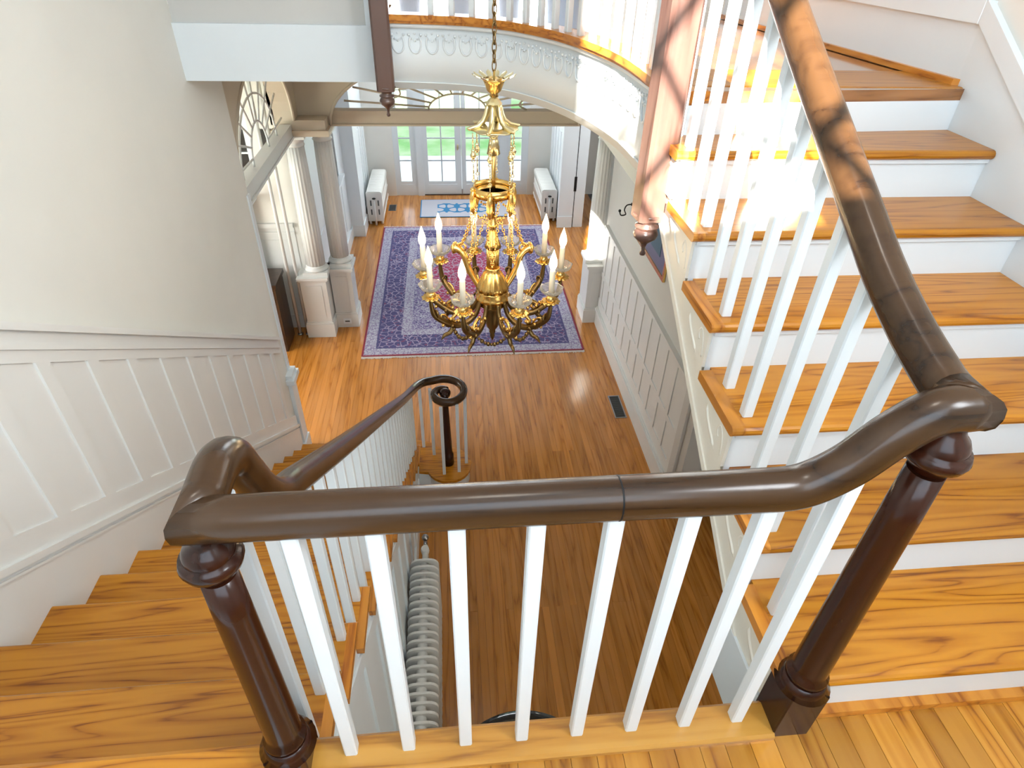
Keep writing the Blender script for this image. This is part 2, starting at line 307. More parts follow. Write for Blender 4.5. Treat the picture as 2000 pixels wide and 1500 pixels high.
# ---- balcony with curved fascia
BC = catmull([(-.31, 3.342, 0), (-.25, 3.338, 0), (.096, 3.279, 0), (.365, 3.100, 0), (.58, 2.736, 0), (.712, 2.25, 0), (.742, 1.75, 0), (.742, 1.50, 0)], 6)
def offs(pts, d):  # offset to the room side (away from the well)
    out = []
    for i, p in enumerate(pts):
        t = (pts[min(i+1, len(pts)-1)]-pts[max(i-1, 0)]).normalized(); out.append(Vector((p.x-t.y*d, p.y+t.x*d, 0)))
    return out
def ribbon(name, d0, d1, z0, z1, m, parent):
    a, b = offs(BC, d0), offs(BC, d1); n = len(a); mb = MB()
    vs = [(p.x, p.y, z0) for p in a]+[(p.x, p.y, z1) for p in a]+[(p.x, p.y, z0) for p in b]+[(p.x, p.y, z1) for p in b]; fs = []
    for i in range(n-1):
        fs += [(i, i+1, n+i+1, n+i), (2*n+i, 3*n+i, 3*n+i+1, 2*n+i+1), (n+i, n+i+1, 3*n+i+1, 3*n+i), (i, 2*n+i, 2*n+i+1, i+1)]
    fs += [(0, n, 3*n, 2*n), (n-1, 3*n-1, 4*n-1, 2*n-1)]
    return mb.add(vs, fs, True).build(name, m, parent)
ba = thing('balcony', 'curved white balcony with orange nosing and moulded swags over the hall', 'balcony', (0, 0, 0))
inner = offs(BC, .06)
MB().prism([(p.x, p.y) for p in inner]+[(XR, 1.57), (1.68, 3.4), (1.64, 8), (-1.56, 8), (-1.56, 3.82), (-.31, 3.82)], 'z', 1.09, ZB-.002).build('upper_floor', M_upfloor, ba)
MB().prism([(p.x, p.y) for p in inner]+[(XR, 1.57), (1.68, 3.4), (1.64, 8), (-1.56, 8), (-1.56, 3.82), (-.31, 3.82)], 'z', .742, 1.09).build('floor_slab', M_white, ba)
def smoothflat(o):
    for p in o.data.polygons: p.use_smooth = False
    return o
smoothflat(ribbon('nosing', 0, .14, 1.10, ZB, M_ret, ba)); smoothflat(ribbon('nosing_cove', .012, .1, 1.085, 1.10, M_ret, ba))
fa = ribbon('fascia', .045, .10, .742, 1.085, M_white, ba)
ribbon('fascia_cornice', .030, .06, 1.062, 1.085, M_white, fa); ribbon('fascia_bead', .040, .06, .775, .782, M_white, fa)
sw = MB()
sw.tube([(.034*math.sin(a), -.004+.0*a, .985-.034*0+.045*(1-math.cos(a))*0 - .052*math.cos(a)) for a in [PI*(-.72+1.44*i/14) for i in range(15)]], .0055, 6)
sw.ball((0, -.004, .998), .007); sw.ball((-.016, -.004, 1.006), .006); sw.ball((.016, -.004, 1.006), .006); sw.ball((-.034, -.004, 1.028), .008); sw.ball((.034, -.004, 1.028), .008); sw.ball((0, -.004, 1.035), .006)
swm = sw.mesh('swag', M_white); acc = .06; fc = offs(BC, .045)
for a, b in zip(fc, fc[1:]):
    L = (b-a).length; t = (b-a).normalized()
    while acc < L:
        p = a+t*acc; inst(swm, 'swag', ba, (p.x, p.y, 0), (0, 0, math.atan2(t.y, t.x))); acc += .098
    acc -= L
# ---- ceiling of the hall under the upper floor
struct(bx('ceiling_hall', -4.3, 3.6, 3.81, 11.55, .70, .738, M_white), 'white ceiling of the entrance hall', 'ceiling')
struct(bx('wall_upper_infill', 1.68, 3.6, 1.66, 3.9, .5, .74, M_white), 'white soffit over the side passage', 'ceiling')
# ---- right lower wall with two rows of panels
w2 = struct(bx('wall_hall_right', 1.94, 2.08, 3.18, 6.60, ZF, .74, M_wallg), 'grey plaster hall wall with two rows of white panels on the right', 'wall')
def wpan(par, xw, sgn, ya, yb, mlist, n, pitch, wd, y0, zb, rows, cap, m):
    """flat-panel wainscot on a wall of constant x; sgn = side the face looks to"""
    def b(name, a0, a1, z0, z1, d): return bx(name, min(xw, xw+sgn*d), max(xw, xw+sgn*d), a0, a1, z0, z1, m, par)
    b('baseboard', ya, yb, ZF, zb-.05, .035); b('base_cap', ya, yb, zb-.05, zb-.015, .048); b('base_bead', ya, yb, zb-.015, zb, .03)
    edges = [zb]+[e for rw in rows for e in rw]+[cap-.05]
    for i in range(0, len(edges), 2): b('rail', ya, yb, edges[i], edges[i+1], .014)
    b('chair_rail', ya, yb, cap-.05, cap-.018, .03); b('chair_rail_cap', ya, yb, cap-.018, cap, .045)
    cs = {}
    for k in range(n):
        p0 = y0+pitch*k
        for rw in rows:
            if rw not in cs:
                cs[rw] = (MB().box(0, .004, 0, wd, rw[0], rw[1]).mesh('wainscot_panel', m), MB().box(0, .0139, 0, pitch-wd, rw[0]-.004, rw[1]+.004).mesh('stile', m))
            inst(cs[rw][0], 'wainscot_panel', par, (xw if sgn > 0 else xw-.004, p0, 0)); inst(cs[rw][1], 'stile', par, (xw if sgn > 0 else xw-.0139, p0+wd, 0))
wpan(w2, 1.94, -1, 3.26, 6.50, None, 12, .2775, .204, 3.10+.01+.22*0, ZF+.26, ((-2.455, -2.135), (-2.07, -1.53)), -1.44, M_col)
struct(MB().box(1.90, 2.12, 3.16, 3.27, ZF, -.5).box(1.93, 2.1, 3.05, 3.16, ZF, -.5).build('trim_2', M_wallg), 'grey door casing at the near end of the panelled hall wall', 'trim')
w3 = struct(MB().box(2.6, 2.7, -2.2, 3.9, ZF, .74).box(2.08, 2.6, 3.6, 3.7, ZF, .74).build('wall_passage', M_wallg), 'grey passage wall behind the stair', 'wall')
# ---- spandrel panelling under the lower flight
xs = -.395
sp = struct(MB().prism([(-.05, ZF), (4.05, ZF), (4.05, ZF+.02), (-.05, zn1(-.05)-.13)], 'x', xs-.06, xs).build('wall_spandrel', M_white), 'white panelled spandrel wall under the lower flight', 'wall')
bx('baseboard', xs, xs+.02, .0, 3.5, ZF, ZF+.2, M_white, sp)
for k in range(11):
    ya = .06+.30*k; yb = ya+.235; z0 = ZF+.28; za, zb_ = zn1(ya)-.30, zn1(yb)-.30
    if zb_ < z0+.05: break
    fr = .03
    MB().prism([(ya, z0), (yb, z0), (yb, zb_), (ya, za)], 'x', xs, xs+.004).build('wainscot_panel', M_white, sp)
    MB().prism([(yb, z0-.06), (yb+.065, z0-.06), (yb+.065, zn1(yb+.065)-.24), (yb, zn1(yb)-.24)], 'x', xs, xs+.016).build('stile', M_white, sp)
MB().prism([(-.05, zn1(-.05)-.30), (3.3, zn1(3.3)-.30), (3.3, zn1(3.3)-.22), (-.05, zn1(-.05)-.22)], 'x', xs, xs+.02).build('raked_rail', M_white, sp)
# ================================================================== STAIRS
def nosing_prof(yb, yf, zt, h=.031, sgn=1):
    # from back yb to front yf (sgn=+1 front toward +y), rounded front
    d = sgn; r = h/2
    return [(yb, zt-h)]+[(yf-d*r+d*r*math.cos(a), zt-r+r*math.sin(a)) for a in [-PI/2+PI*i/6 for i in range(7)]]+[(yb, zt)]
# lower flight, going down towards the hall
s_lo = thing('staircase', 'lower flight of orange pine steps descending along the left wall', 'staircase')
tm = MB().prism(nosing_prof(-g1-.046, 0, 0), 'x', XL+.018, -.396).mesh('tread', M_tread)
rm = MB().prism(nosing_prof(-g1+.0, .0, .0), 'x', -.396, -.366).mesh('return_nosing', M_ret)
vm = MB().box(XL+.018, -.40, -.045, -.026, -r1, -.031).mesh('riser', M_white)
bk = MB()
for a0, a1, rr in ((.2, 1.9, .028),):
    bk.tube([(.0, -.06-rr*math.cos(a0+(a1-a0)*i/10), -.075-rr*math.sin(a0+(a1-a0)*i/10)) for i in range(11)], .005, 6)
for m in range(1, 16):
    y = y1+m*g1; z = -m*r1
    if m < 15:
        t = inst(tm, 'tread', s_lo, (0, y, z)); inst(rm, 'return_nosing', t)
    else:
        # curtail step with rounded end around the volute newel
        c = (-.10, 3.70); pts = [(XL+.018, y), (XL+.018, y-g1-.02), (-.42, y-g1-.02), (-.40, 3.62)]
        arc = [(c[0]+.215*math.cos(a)*1.0, c[1]+.235*math.sin(a)) for a in [math.radians(205+i*12) for i in range(23)]]
        pts = pts+arc+[(-.32, y-.03), (-.45, y)]
        t = MB().prism([(p[0]*1, p[1]) for p in pts], 'z', z-.031, z).build('tread', M_tread, s_lo)
        q = [(p[0]+(.03 if i < 2 else (-.015 if p[0] > -.1 else 0)), p[1]) for i, p in enumerate(pts)]
        rr = [(c[0]+(p[0]-c[0])*.92, c[1]+(p[1]-c[1])*.92) if i > 3 else p for i, p in enumerate(pts)]
        MB().prism(rr, 'z', ZF, z-.031).build('riser', M_white, s_lo)
    if m < 15: inst(vm, 'riser', s_lo, (0, y, z))
inst(vm, 'riser', s_lo, (0, y1, 0))
saw = [(y1-.03, -.06)]
for m in range(0, 15): saw += [(y1+m*g1-.03, -m*r1-.033), (y1+m*g1-.03, -(m+1)*r1-.033)]
saw += [(y1+14.6*g1, -15*r1-.033), (y1+14.6*g1, ZF), (3.5, ZF)]
low = [(3.3, max(ZF, zn1(3.3)-.22)), (y1-.03, -.30)]
MB().prism(saw+low, 'x', -.398, -.384).build('stringer', M_white, s_lo)
# upper flight
s_up = thing('staircase', 'upper flight of orange pine steps with white risers rising at the right', 'staircase')
tm2 = MB().prism(nosing_prof(g2+.046, 0, 0, sgn=-1), 'x', .775, XR-.013).mesh('tread', M_tread)
rm2 = MB().prism(nosing_prof(g2+.012, 0, 0, sgn=-1), 'x', .737, .775).mesh('return_nosing', M_ret)
vm2 = MB().box(.758, XR-.012, .026, .045, -r2-.02, -.031).mesh('riser', M_white)
vc2 = MB().box(.758, XR-.012, .016, .026, -.045, -.031).mesh('riser_cove', M_white)
br = MB()
br.tube([(.752, .235-.0*i, -.05-.002*i) for i in range(3)], .004, 6)
br.tube(catmull([(.752, .05, -.14), (.751, .06, -.09), (.751, .085, -.06), (.751, .10, -.08), (.751, .088, -.10)], 5), .0055, 6)
br.tube(catmull([(.752, .20, -.045), (.751, .185, -.085), (.751, .15, -.115), (.751, .115, -.135), (.751, .095, -.155)], 5), [.004]*4+[.008]*14+[.004]*3, 6)
brm = br.mesh('scroll_bracket', M_cream)
plate = MB().prism([(.03, -.031), (.27, -.031), (.255, -.06), (.23, -.08), (.2, -.12), (.15, -.14), (.11, -.165), (.03, -.165)], 'x', .748, .758).mesh('bracket_plate', M_cream)
for k in range(1, 8):
    y = y2+(k-1)*g2; z = k*r2
    zt = z if k < 7 else ZB
    if k < 7:
        t = inst(tm2, 'tread', s_up, (0, y, z)); inst(rm2, 'return_nosing', t)
        b = inst(plate, 'bracket', s_up, (0, y, z)); inst(brm, 'scroll', b)
    else:
        t = MB().prism(nosing_prof(.30, 0, 0, sgn=-1), 'x', .775, XR-.013).build('tread', M_tread, s_up, (0, y, ZB+.001)); inst(rm2, 'return_nosing', t)
    inst(vm2, 'riser', s_up, (0, y, zt)); inst(vc2, 'riser_cove', s_up, (0, y, zt))
saw = []
for k in range(1, 8): saw += [(y2+(k-1)*g2+.03, (k-1)*r2-.033), (y2+(k-1)*g2+.03, k*r2-.033 if k < 7 else ZB-.033)]
saw[0] = (y2+.03, -.15)
saw += [(1.72, ZB-.033), (1.72, .925), (1.345, .686), (.0, -.164)]
MB().prism(saw, 'x', .758, .79).build('stringer', M_cream, s_up)
MB().prism([(0, -.19), (1.72, .895), (1.72, .925), (0, -.16)], 'x', .752, .80).build('stringer_bead', M_cream, s_up)
MB().prism([(.0, -.19), (1.9, 1.01), (1.9, .99), (.02, -.21)], 'x', .79, XR).build('soffit', M_white, s_up)
# ================================================================== RAILINGS
rail = thing('stair_railing', 'dark walnut handrail with white balusters running from scroll to landing and up the stairs', 'railing')
PRO = [(math.copysign(abs(math.cos(a))**.85, math.cos(a)), (math.copysign(abs(math.sin(a))**.8, math.sin(a)))*1.08) for a in [2*PI*i/16 for i in range(16)]]
HR = .0345
ZR = .820
def handrail(name, pts, rad=HR, parent=rail, m=M_rail, **k): return MB().tube(pts, rad, 16, PRO, **k).build(name, m, parent)
# level piece over the landing, rising to the right newel
front = [(-.412, 0, ZR)]+[(-.41+.05*i, 0, ZR) for i in range(1, 19)]+catmull([(.50, 0, ZR), (.575, 0, .826), (.640, 0, .868), (.695, 0, .935), (.745, 0, .977), (.797, .0, .985)], 8)
handrail('handrail', front, mit0=(1, -1, 0), mit1=(1, 1, 0))
MB().tube([(.258, 0, ZR), (.261, 0, ZR)], HR*1.01, 16, PRO).build('joint_line', M_iron, rail)
# left corner: forward, over and down to the raked rail
goose = [(-.412, .0, ZR), (-.412, .047, ZR)]+catmull([(-.412, .05, ZR), (-.412, .115, ZR+.002), (-.412, .175, ZR-.03), (-.412, .215, .71), (-.412, .265, .61), (-.412, .34, .52), (-.412, .44, .452)], 8)
# raked rail down to the scroll
sl = catmull([(-.412, .46, .438), (-.412, 1.0, .06), (-.412, 2.0, -.63), (-.412, 3.0, -1.32), (-.408, 3.42, -1.60), (-.385, 3.70, -1.76), (-.33, 3.90, -1.83)], 8)
cx, cy, vz = -.105, 3.755, -1.845
vol = []
for i in range(44):
    t = i/43; a = math.radians(142-430*t); R = .235*(1-t)**1.0+.052*t if t < 1 else .05
    vol.append((cx+R*math.cos(a)*.95, cy+R*math.sin(a), vz+.0*t))
path = [Vector(p) for p in goose]+sl[:-4]+catmull([sl[-5], (-.30, 3.91, -1.835), vol[2]], 4)[1:-1]+[Vector(v) for v in vol[2:]]
handrail('handrail', path, [HR]*(len(path)-16)+[HR-.010*i/15 for i in range(16)], mit0=(1, -1, 0))
MB().lathe([(.0, -.03), (.045, -.028), (.05, -.01), (.05, .015), (.04, .03), (.02, .036), (0, .036)], (cx, cy, vz), 18).build('scroll_eye', M_newel, rail)
# upper raked rail
upr = [Vector((.797, 0, .985))]+catmull([(.797, .045, .985), (.796, .075, .992), (.795, .16, 1.02), (.795, .27, 1.066), (.795, .40, 1.137), (.795, .82, 1.377), (.80, 1.36, 1.69)], 10)
handrail('handrail', upr, mit0=(1, 1, 0))
# newels
def newel(x, y, zbase, ztop, label=None):
    n = MB()
    n.lathe([(.038, 0), (.047, .010), (.047, .022), (.040, .03), (.0395, .05), (.034, ztop-zbase-.41), (.0315, ztop-zbase-.30)], (x, y, zbase+.20), 24)
    o = n.build('newel_post', M_newel, rail)
    H = ztop-.06
    MB().lathe([(.030, -.035), (.034, -.020), (.048, -.013), (.0525, 0), (.049, .012), (.042, .0145), (.0425, .018), (.041, .026), (.036, .036), (.028, .044), (.0235, .053), (.0225, .066), (.025, .08)], (x, y, H), 28).build('turned_cap', M_newel, o)
    b = MB().cbox(x-.047, x+.047, y-.047, y+.047, zbase-.25, zbase+.175, .003)
    c8 = [(x+.047*math.cos(a)*1.2, y+.047*math.sin(a)*1.2) for a in [PI/8+PI/4*i for i in range(8)]]
    b.lathe([(.0635, 0), (.05, .022), (.046, .03)], (x, y, zbase+.174), 24)
    b.build('newel_block', M_newel, o); return o
newel(.789, 0, -.02, .952); newel(-.412, 0, -.115, .787)
# balusters: one square stick each
bcache = {}
def baluster(parent, x, y, z0, z1, w=.0295, me=None):
    k = round(z1-z0, 2)
    if k not in bcache: bcache[k] = MB().cbox(-w/2, w/2, -w/2, w/2, 0, k, .003).mesh('baluster', M_white)
    return inst(bcache[k], 'baluster', parent, (x, y, z0), None, (1, 1, (z1-z0)/k))
for i in range(8):
    x = -.2767+.1342*i; zt = ZR-.03 if x < .55 else (.83 if x < .6 else .89)
    baluster(rail, x, 0, 0, zt)
def zrail1(y): return .459-.6885*(y-.43)
for m in range(1, 15):
    for f in (.075, .21):
        y = y1+(m-1)*g1+f; z = -m*r1
        zt = zrail1(y) if y > .42 else (.55 if y < .3 else .5)
        if y < .12: zt = .78
        baluster(rail, -.412, y, z, zt-.02)
SB = [(-0.345, 3.964), (-0.242, 3.846), (-0.144, 3.572), (-0.003, 3.596), (0.069, 3.71)]
for bxy in SB: baluster(rail, bxy[0], bxy[1], -15*r1, vz-.02, .026)
n3 = MB().lathe([(.055, 0), (.055, .12), (.05, .13), (.044, .16), (.040, .3), (.027, .72), (.03, .76), (.028, .85)], (cx, cy-.04, -15*r1), 16).build('newel_post', M_newel, rail)
def zrail2(y): return 1.066+(y-.27)*.573 if y > .2 else (.99 if y < .1 else 1.03)
for k in range(1, 7):
    for f in (.065, .195):
        y = y2+(k-1)*g2+f
        if y < .12: continue
        baluster(rail, .797, y, k*r2, zrail2(y)-.02)
# balcony railing with its hanging posts
br_ = thing('balcony_railing', 'white balcony balusters between two hanging mahogany posts above the hall', 'railing')
def drop_post(x, y, ztop, zc, rz):
    c = .052; mb = MB().cbox(-c, c, -c, c, 0, ztop-zc, .012)
    o = mb.build('hanging_post', M_post, br_, (x, y, zc), (0, 0, rz))
    MB().lathe([(.0, -.150), (.010, -.146), (.012, -.137), (.007, -.128), (.008, -.115), (.012, -.10), (.026, -.088), (.042, -.075), (.046, -.060), (.040, -.045), (.034, -.040), (.044, -.034), (.044, -.027), (.030, -.020), (.034, -.008), (.056, .012), (.056, .02)], (0, 0, 0), 20).build('drop_finial', M_newel if False else M_post, o)
    return o
drop_post(-.352, 3.375, 2.6, .735, 0); drop_post(.718, 1.44, 2.6, .715, .1)
bl = offs(BC, .05); acc = .14; first = True
tot = sum((b-a).length for a, b in zip(bl, bl[1:])); done = 0
for a, b in zip(bl, bl[1:]):
    L = (b-a).length; t = (b-a).normalized()
    while acc < L:
        p = a+t*acc
        if .14 < done+acc < tot-.1: baluster(br_, p.x, p.y, ZB, ZB+.86, .03).rotation_euler[2] = math.atan2(t.y, t.x)
        acc += .118
    acc -= L; done += L
MB().tube([(p.x, p.y, ZB+.89) for p in bl], HR, 16, PRO).build('handrail', M_rail, br_)
# ================================================================== ENTRANCE HALL
def arch_pts(c, hs, zs, rise, n=24): return [(c-hs*math.cos(PI*i/n), zs+rise*math.sin(PI*i/n)) for i in range(n+1)]
ap = arch_pts(5.325, 1.075, -.2, .75)
sa = struct(MB().prism([(4.25, .74)]+ap+[(6.62, -.2), (6.62, .74)], 'x', -1.80, -1.60).build('wall_side_arch', M_arch), 'shade-tinted plaster wall with an elliptical arch opening to the left room', 'wall')
rim = [Vector((-1.60, p[0], p[1])) for p in ap]
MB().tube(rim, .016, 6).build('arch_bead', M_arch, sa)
ap2 = arch_pts(.11, 1.38, -.30, .68)
fa2 = struct(MB().prism([(-1.90, .74), (-1.90, -.30)]+ap2+[(2.0, -.30), (2.0, .74)], 'y', 6.62, 6.90).build('wall_front_arch', M_arch), 'shade-tinted plaster wall with a wide elliptical arch across the hall', 'wall')
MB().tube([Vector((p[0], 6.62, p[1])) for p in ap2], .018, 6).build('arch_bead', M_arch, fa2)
struct(MB().box(-1.86, -1.26, 6.38, 6.92, -.36, -.30).box(-1.83, -1.29, 6.41, 6.9, -.30, -.2).build('trim_3', M_arch), 'shade-tinted entablature block over the paired columns', 'trim')
struct(MB().box(1.66, 2.0, 6.56, 6.94, -.36, -.30).build('trim_4', M_arch), 'shade-tinted entablature block over the right column', 'trim')
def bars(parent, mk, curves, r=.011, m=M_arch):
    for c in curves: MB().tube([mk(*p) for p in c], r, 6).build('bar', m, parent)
def ell(c, a, b, zs, n=18): return [(c-a*math.cos(PI*i/n), zs+b*math.sin(PI*i/n)) for i in range(n+1)]
fg = thing('fan_grille', 'shade-tinted wooden spider-web fan grille over the beam across the hall', 'grille', (.11, 6.75, -.17))
def mkf(u, v): return Vector((u-.11, 0, v+.17))
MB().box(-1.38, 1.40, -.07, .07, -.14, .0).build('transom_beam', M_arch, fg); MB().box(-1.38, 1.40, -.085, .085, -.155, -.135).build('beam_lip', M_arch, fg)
cv = [ell(.12, .32, .165, -.17)]
for dg in (10, 26, 44, 62, 80, 100, 118, 136, 154, 170):
    a = math.radians(dg); ca, sa_ = math.cos(a), math.sin(a)
    cv.append([(.12+.32*ca, -.17+.165*sa_), (.12+1.25*ca, -.17+.52*sa_)])
for dg in (0, 18, 36, 54, 72, 90, 108, 126, 144, 162):
    a, b = math.radians(dg), math.radians(dg+18)
    cv.append([(.12+.78*math.cos(a+(b-a)*t/5)*(1-.10*math.sin(PI*t/5)), -.17+.36*math.sin(a+(b-a)*t/5)*(1-.10*math.sin(PI*t/5))) for t in range(6)])
bars(fg, mkf, cv)
sg_ = thing('fan_grille', 'pale wooden fan grille in the side arch by the paired columns', 'grille', (-1.70, 5.33, -.24))
def mks(u, v): return Vector((0, u-5.33, v+.24))
MB().box(-.06, .06, -1.06, 1.10, -.12, 0).build('transom_beam', M_col, sg_); MB().box(-.075, .075, -1.06, 1.1, -.135, -.115).build('beam_lip', M_col, sg_)
cv = [ell(5.33, .30, .30, -.24), ell(5.33, .66, .52, -.24)]
for dg in (12, 30, 48, 66, 84, 96, 114, 132, 150, 168):
    a = math.radians(dg); cv.append([(5.33+.30*math.cos(a), -.24+.30*math.sin(a)), (5.33+.98*math.cos(a), -.24+.70*math.sin(a)) if 20 < dg < 160 else (5.33+.98*math.cos(a), -.24+.45*math.sin(a))])
bars(sg_, mks, cv, .010, M_col)
# columns
def column(x, y, rad, label, px0, px1, py0, py1, ztop=-.36, zp=-1.985):
    t = thing('column', label, 'column', (x, y, ZF), 'fluted white columns on pedestals')
    p = MB().box(px0-x, px1-x, py0-y, py1-y, 0, zp-ZF-.05).build('pedestal', M_col, t)
    MB().box(px0-x-.02, px1-x+.02, py0-y-.02, py1-y+.02, 0, .19).build('plinth', M_col, p)
    MB().box(px0-x-.012, px1-x+.012, py0-y-.012, py1-y+.012, .19, .215).build('plinth_cap', M_col, p)
    MB().box(px0-x-.012, px1-x+.012, py0-y-.012, py1-y+.012, zp-ZF-.075, zp-ZF-.05).box(px0-x-.03, px1-x+.03, py0-y-.03, py1-y+.03, zp-ZF-.05, zp-ZF-.02).build('pedestal_cap', M_col, p)
    w = px1-px0
    MB().box(px0-x+.06, px1-x-.06, py0-y-.006, py0-y, .30, zp-ZF-.13).build('pedestal_panel', M_col, p)
    MB().box(-rad*1.3, rad*1.3, -rad*1.3, rad*1.3, zp-ZF-.02, zp-ZF+.03).lathe([(rad*1.26, .03), (rad*1.3, .045), (rad*1.22, .06), (rad*1.08, .07), (rad*1.12, .08), (rad*1.02, .095)], (0, 0, zp-ZF), 24).build('column_base', M_col, t)
    H = ztop-zp
    MB().lathe([(rad, .09), (rad, H*.35), (rad*.93, H*.75), (rad*.86, H-.12)], (0, 0, zp-ZF), 72, True, 18, .035).build('shaft', M_col, t)
    MB().lathe([(rad*.9, H-.125), (rad*1.0, H-.115), (rad*.92, H-.10), (rad*.92, H-.075), (rad*1.15, H-.04), (rad*1.2, H-.03)], (0, 0, zp-ZF), 24).box(-rad*1.25, rad*1.25, -rad*1.25, rad*1.25, H-.03+zp-ZF, H+zp-ZF).build('capital', M_col, t)
    return t
column(-1.665, 6.515, .112, 'fluted white column nearer the stairs on a square panelled pedestal', -1.86, -1.55, 6.35, 6.66)
column(-1.405, 6.745, .112, 'fluted white column behind its twin, at the left foot of the arch', -1.535, -1.275, 6.585, 6.89)
column(1.87, 6.745, .115, 'fluted white column at the right end of the wainscoted hall wall', 1.76, 1.985, 6.53, 6.93)
# ---- vestibule walls
struct(MB().box(-4.3, -1.02, 11.4, 11.55, ZF, .74).box(1.52, 3.6, 11.4, 11.55, ZF, .74).box(-1.02, 1.52, 11.4, 11.55, -.25, .74).build('wall_front', M_wall), 'front wall around the glazed entrance doors', 'wall')
lv = struct(MB().box(-1.85, -1.66, 6.90, 7.55, ZF, .74).box(-1.85, -1.66, 8.95, 9.52, ZF, .74).box(-1.85, -1.66, 7.55, 8.95, ZF, -1.62).box(-1.85, -1.66, 7.55, 8.95, .2, .74).build('wall_vestibule_left', M_white), 'white vestibule wall with a window, left of the rug', 'wall')
bx('baseboard', -1.66, -1.635, 6.92, 9.5, ZF, ZF+.19, M_white, lv)
for k in range(5): bx('wainscot_panel', -1.66, -1.652, 7.0+.5*k, 7.38+.5*k, ZF+.3, -1.75, M_white, lv)
w5 = struct(MB().box(-1.75, -1.70, 7.55, 7.62, -1.62, .2).box(-1.75, -1.70, 8.88, 8.95, -1.62, .2).box(-1.75, -1.70, 7.62, 8.88, -1.62, -1.54).box(-1.75, -1.70, 7.62, 8.88, .12, .2).build('window_3', M_darkw), 'dark framed window in the left vestibule wall', 'window')
for z in (-1.1, -.66, -.22): bx('muntin', -1.74, -1.715, 7.62, 8.88, z, z+.02, M_white, w5)
for y in (7.93, 8.25, 8.57): bx('muntin', -1.74, -1.715, y, y+.02, -1.54, .12, M_white, w5)
bx('pane', -1.728, -1.724, 7.62, 8.88, -1.54, .12, M_glass, w5)
MB().box(-1.70, -1.58, 7.48, 9.02, -1.66, -1.62).build('window_sill', M_white, w5)
struct(MB().box(-1.66, -1.455, 9.50, 9.97, ZF, .74).box(-1.67, -1.44, 9.485, 9.98, ZF, ZF+.2).build('trim_5', M_white), 'white pier at the left side of the vestibule', 'trim')
vl = struct(bx('wall_door_left', -1.66, -1.52, 9.97, 11.4, ZF, .74, M_white), 'white panelled wall beside the left entrance radiator', 'wall')
vr = struct(bx('wall_door_right', 1.95, 2.10, 9.90, 11.4, ZF, .74, M_white), 'white panelled wall beside the right entrance radiator', 'wall')
for par, xa, xb in ((vl, -1.52, -1.508), (vr, 1.938, 1.95)):
    for k in range(5): bx('wainscot_panel', xa, xb, 10.05+.265*k, 10.26+.265*k, ZF+.35, -1.36, M_white, par)
    bx('chair_rail', xa-(.02 if xa > 0 else 0), xb+(.02 if xa < 0 else 0), 9.98, 11.4, -1.30, -1.24, M_white, par)
    bx('baseboard', xa-(.02 if xa > 0 else 0), xb+(.02 if xa < 0 else 0), 9.98, 11.4, ZF, ZF+.2, M_white, par)
pr = struct(MB().box(1.89, 2.145, 9.77, 9.90, ZF, .74).box(2.16, 2.33, 9.77, 9.90, ZF, .74).box(2.145, 2.16, 9.80, 9.90, ZF, .74).box(1.875, 2.14, 9.75, 9.77, ZF, ZF+.2).build('trim_6', M_white), 'white door jambs with a dark seam at the right of the vestibule', 'trim')
bx('seam', 2.143, 2.162, 9.79, 9.802, ZF, .7, M_iron, pr); bx('pocket_pull', 2.13, 2.175, 9.765, 9.775, -2.2, -1.95, M_iron, pr)
wrr = struct(bx('wall_right_room', 3.5, 3.6, 3.9, 11.4, ZF, .74, M_wallg), 'pale wall of the room to the right of the vestibule', 'wall')
wpl = struct(MB().box(-4.35, -4.25, -2.2, 3.7, ZF, .74).box(-4.35, -4.25, 5.6, 11.4, ZF, .74).box(-4.35, -4.25, 3.7, 5.6, ZF, -2.0).box(-4.35, -1.76, -2.35, -2.2, ZF, .74).build('wall_parlour', M_wall), 'plaster wall of the left room', 'wall')
struct(bx('ceiling_parlour', -4.35, -1.76, -2.35, 3.81, .70, .74, M_white), 'white ceiling of the left room', 'ceiling')
# wall with window and mantel beside the paired columns
mw = struct(MB().box(-4.25, -3.0, 6.62, 6.75, ZF, .74).box(-2.16, -2.07, 6.62, 6.75, ZF, .74).box(-1.90, -1.80, 6.62, 6.75, ZF, .74).box(-3.0, -2.16, 6.62, 6.75, ZF, -1.0).box(-2.07, -1.9, 6.62, 6.75, ZF, -.66).box(-3.0, -2.16, 6.62, 6.75, .3, .74).box(-2.07, -1.9, 6.62, 6.75, -.34, .74).build('wall_mantel', M_wall), 'plaster wall with wainscot behind the side arch', 'wall')
bx('chair_rail', -4.2, -1.87, 6.58, 6.62, -1.46, -1.41, M_col, mw); bx('chair_rail_bead', -4.2, -1.87, 6.60, 6.62, -1.55, -1.52, M_col, mw); bx('wainscot_board', -4.2, -1.87, 6.611, 6.62, -2.66, -1.46, M_col, mw); bx('baseboard', -4.2, -1.87, 6.59, 6.62, ZF, -2.66, M_col, mw)
for k in range(4): bx('wainscot_panel', -2.36-.5*k, -1.96-.5*k, 6.603, 6.611, -2.58, -1.62, M_col, mw)
w6 = struct(MB().box(-3.0, -2.94, 6.65, 6.70, -1, .3).box(-2.22, -2.16, 6.65, 6.70, -1, .3).box(-2.94, -2.22, 6.65, 6.70, -1, -.94).build('window_4', M_white), 'white window seen through the side fan grille', 'window')
for x in (-2.72, -2.48): bx('muntin', x, x+.02, 6.66, 6.69, -.94, .3, M_white, w6)
for z in (-.62, -.3, .02): bx('muntin', -2.94, -2.22, 6.66, 6.69, z, z+.02, M_white, w6)
bx('pane', -2.94, -2.22, 6.672, 6.678, -.94, .3, M_glass, w6)
mt = thing('mantel_shelf', 'white mantel shelf glimpsed behind the end of the left wall', 'mantel', (-2.9, 6.55, ZF))
